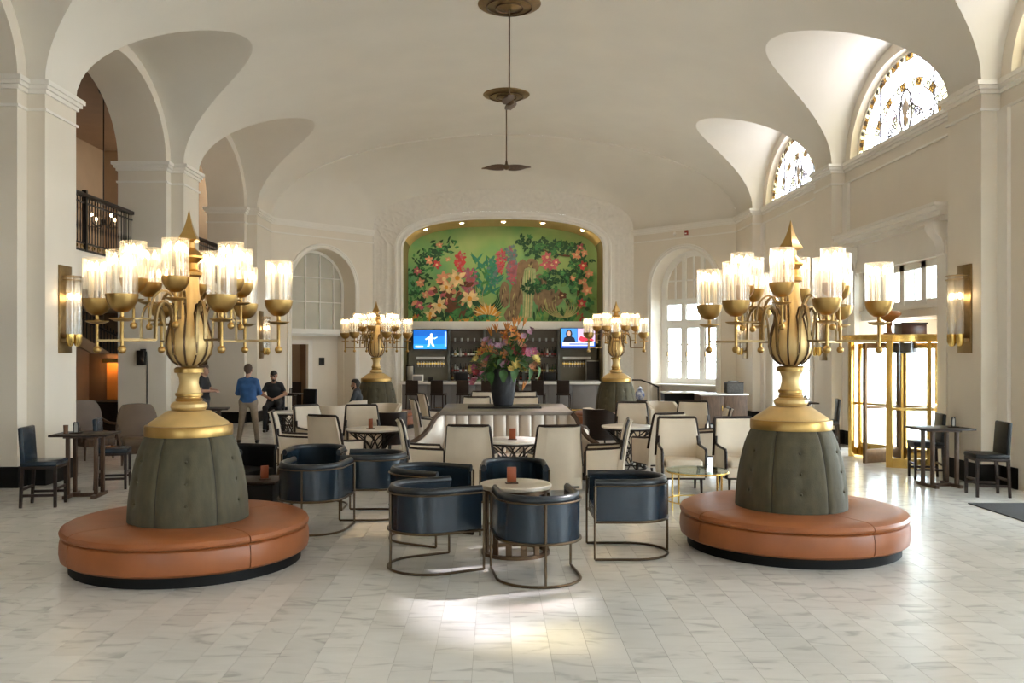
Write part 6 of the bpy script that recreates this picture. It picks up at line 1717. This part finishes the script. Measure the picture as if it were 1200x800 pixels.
def human(J, sleeve=.5, face=(1, 0, 0), beard=False, cap=False, long_sleeve=False):
    """J: joints in local space (x forward, y left)"""
    P = []
    ad = lambda a, b, ra, rb, m, k=.05: P.append((a, b, ra, rb, m, k))
    hl, hr = J['hipL'], J['hipR']; pc = lerp(hl, hr, .5); ch = J['chest']
    ad(hl, hr, .105, .105, TROU)
    ab = lerp(pc, ch, .45); belt = lerp(pc, ch, .12)
    for s in (-1, 1):
        off = lambda p, w: (p[0], p[1] + s * w, p[2])
        ad(off(belt, .055), off(ab, .06), .105, .105, SHIRT); ad(off(ab, .06), off(ch, .085), .105, .115, SHIRT)
    ad(belt, ab, .115, .12, SHIRT); ad((belt[0], belt[1] + .085, belt[2] - .02), (belt[0], belt[1] - .085, belt[2] - .02), .108, .108, SHIRT, .03)
    sl, sr = J['shL'], J['shR']; mid = lerp(sl, sr, .5); nk = (mid[0], mid[1], mid[2] + .05)
    ad(nk, lerp(sl, sr, .10), .055, .06, SHIRT, .06); ad(nk, lerp(sl, sr, .90), .055, .06, SHIRT, .06); ad(lerp(sl, sr, .2), lerp(sl, sr, .8), .06, .06, SHIRT, .06); ad(ch, mid, .12, .085, SHIRT, .06)
    hd = Vector(J['head']); f = Vector(face).normalized(); up = Vector((0, 0, 1)); lf = up.cross(f)
    ad(mid, tuple(hd - up * .07 - f * .015), .06, .052, SKIN, .03)
    ad(tuple(hd + up * .035 - f * .015), tuple(hd - up * .045 + f * .012), .088, .066, SKIN, .03)       # cranium to jaw
    ad(tuple(hd - up * .085 + f * .045), tuple(hd - up * .085 + f * .05), .034, .03, HAIR if beard else SKIN, .025)  # chin
    if beard:
        for s in (-1, 1): ad(tuple(hd - up * .06 + f * .02 + lf * .055 * s), tuple(hd - up * .10 + f * .04), .018, .022, HAIR, .015)
        ad(tuple(hd - up * .046 + f * .086 + lf * .02), tuple(hd - up * .046 + f * .086 - lf * .02), .006, .006, HAIR, .005)
    ad(tuple(hd + up * .012 + f * .078), tuple(hd - up * .028 + f * .098), .010, .015, SKIN, .012)       # nose
    for s in (-1, 1):
        ad(tuple(hd + lf * .086 * s - f * .01 + up * .01), tuple(hd + lf * .084 * s - f * .015 - up * .03), .016, .012, SKIN, .01)   # ears
        ad(tuple(hd + lf * .032 * s + f * .078 + up * .012), tuple(hd + lf * .034 * s + f * .078 + up * .012), .010, .010, HAIR, .004)  # eyes
        ad(tuple(hd + lf * .018 * s + f * .080 + up * .032), tuple(hd + lf * .048 * s + f * .070 + up * .030), .008, .006, HAIR, .008)  # brows
    ad(tuple(hd - up * .058 + f * .072 + lf * .02), tuple(hd - up * .058 + f * .072 - lf * .02), .008, .008, SKIN, .01)           # mouth
    for a, r in ((up * .055 - f * .025, .090), (up * .03 - f * .045, .084), (up * .075 + f * .02, .068), (-up * .015 - f * .055, .066)): ad(tuple(hd + a), tuple(hd + a * 1.02), r, r, HAIR, .02)
    for s, S_, E, W, H in ((1, 'shL', 'elL', 'wrL', 'hdL'), (-1, 'shR', 'elR', 'wrR', 'hdR')):
        a, e, w = J[S_], J[E], J[W]
        cut = 1.0 if long_sleeve else .62
        ad(a, lerp(a, e, cut), .060, .052, SHIRT, .04)
        if not long_sleeve: ad(lerp(a, e, cut), e, .044, .041, SKIN, .02)
        ad(e, lerp(e, w, .9 if long_sleeve else 1), .047 if long_sleeve else .042, .035 if long_sleeve else .029, SHIRT if long_sleeve else SKIN, .025)
        d, nrm, curl = J[H]
        P.extend(hand(w, d, nrm, curl, s))
    for s, h, k, an in ((1, 'hipL', 'knL', 'anL'), (-1, 'hipR', 'knR', 'anR')):
        ad(J[h], J[k], .098, .066, TROU, .05); ad(J[k], J[an], .064, .052, TROU, .03)
        a = Vector(J[an]); fd = Vector(J.get('foot', (1, 0, 0)))
        heel = Vector((a.x, a.y, J['ground'] + .04)) - fd * .05
        ad(tuple(heel), tuple(heel + fd * .19), .040, .036, SHOE, .02); ad(tuple(a), tuple(heel + fd * .05), .046, .045, SHOE, .02)
    return P
def person(label, P, mats, loc, deg):
    V, Fc, mi = surface(P)
    me = bpy.data.meshes.new('person'); me.from_pydata(V.tolist(), [], Fc.tolist())
    for m in mats: me.materials.append(m)
    me.polygons.foreach_set('material_index', mi.tolist()); me.polygons.foreach_set('use_smooth', [True] * len(me.polygons)); me.update()
    o = link('person', me, None, (*loc, 0)); o.rotation_euler = (0, 0, math.radians(deg))
    return tag(o, label, 'person')
SK = mat('skin', (.50, .29, .20), .5, var=.05, scale=6); SK2 = mat('skin_tan', (.40, .21, .13), .5, var=.05, scale=6)
BLUE = mat('blue_shirt', (.022, .085, .23), .7, var=.15, scale=9, bump=.2, bscale=14); KHAKI = mat('khaki_cloth', (.27, .215, .155), .8, var=.1, scale=10, bump=.2, bscale=14)
BLK = mat('black_cloth', (.014, .014, .016), .75, var=.2, scale=9, bump=.2, bscale=14); SUIT = mat('charcoal_suit', (.03, .033, .04), .7, var=.2, scale=9); GTR = mat('grey_trousers', (.12, .11, .10), .8, var=.1, scale=8)
BSH = mat('brown_hair', (.07, .035, .018), .6, var=.3, scale=40); BKH = mat('black_hair', (.012, .009, .008), .55, var=.3, scale=40); SHO = mat('dark_shoe', (.03, .02, .014), .35)
std = dict(hipL=(0, .10, .92), hipR=(0, -.10, .92), chest=(.0, 0, 1.26), shL=(-.01, .178, 1.39), shR=(-.01, -.178, 1.39), head=(.02, 0, 1.635), ground=0.0, knL=(.02, .15, .50), knR=(.02, -.15, .50), anL=(-.03, .20, .10), anR=(-.03, -.20, .10))
J = dict(std, elL=(.03, .245, 1.12), elR=(.03, -.245, 1.12), wrL=(.21, .08, 1.06), wrR=(.22, -.06, 1.05), hdL=((.35, -.9, -.15), (.2, -.3, -.6), .7), hdR=((.35, .9, -.15), (.2, .3, -.6), .7))
person('standing person seen from behind in a bright blue shirt and khaki trousers', human(J, long_sleeve=True, face=(1, -.1, -.12)), [SK, BLUE, KHAKI, SHO, BSH], (PX(291, 19.75), 19.75), 95)
J = dict(std, elL=(.06, .25, 1.13), elR=(.06, -.25, 1.13), wrL=(.28, .10, 1.13), wrR=(.29, -.05, 1.12), hdL=((.7, -.7, .05), (0, -.3, -.8), .6), hdR=((.7, .7, .05), (0, .3, -.8), .6), head=(.05, 0, 1.62))
person('standing person in a black polo shirt holding hands together behind the gilded lamp neck', human(J, face=(1, 0, -.35)), [SK, BLK, GTR, SHO, BSH], (PX(238, 20.9), 20.9), -10)
# seated, forearms on the thighs, hands joined
J = dict(hipL=(-.02, .10, .72), hipR=(-.02, -.10, .72), chest=(.05, 0, 1.06), shL=(.06, .18, 1.19), shR=(.06, -.18, 1.19), head=(.13, 0, 1.42), ground=0.0, elL=(.12, .30, .96), elR=(.12, -.30, .96), wrL=(.32, .09, .86), wrR=(.32, -.09, .86), hdL=((.5, -.85, -.1), (.3, -.2, -.8), .8), hdR=((.5, .85, -.1), (.3, .2, -.8), .8), knL=(.43, .17, .62), knR=(.43, -.17, .62), anL=(.36, .19, .10), anR=(.36, -.19, .10))
person('seated bearded person in black with hands joined, by the small table', human(J, face=(1, 0, -.3), beard=True), [SK2, BLK, BLK, SHO, BKH], (-5.72, 22.80), -84)
J = dict(hipL=(-.06, .10, .56), hipR=(-.06, -.10, .56), chest=(-.08, 0, .92), shL=(-.07, .18, 1.05), shR=(-.07, -.18, 1.05), head=(-.02, 0, 1.24), ground=0.0, elL=(.02, .27, .80), elR=(.02, -.27, .80), wrL=(.24, .15, .70), wrR=(.24, -.15, .70), hdL=((.9, -.3, -.2), (0, -.2, -.9), .5), hdR=((.9, .3, -.2), (0, .2, -.9), .5), knL=(.40, .15, .52), knR=(.40, -.15, .52), anL=(.42, .16, .10), anR=(.42, -.16, .10))
person('seated bearded person in a charcoal jacket, in profile before the olive ottoman', human(J, face=(1, .05, -.05), beard=True, long_sleeve=True), [SK2, SUIT, SUIT, SHO, BKH], (PX(415, 21.6), 21.6), 178)
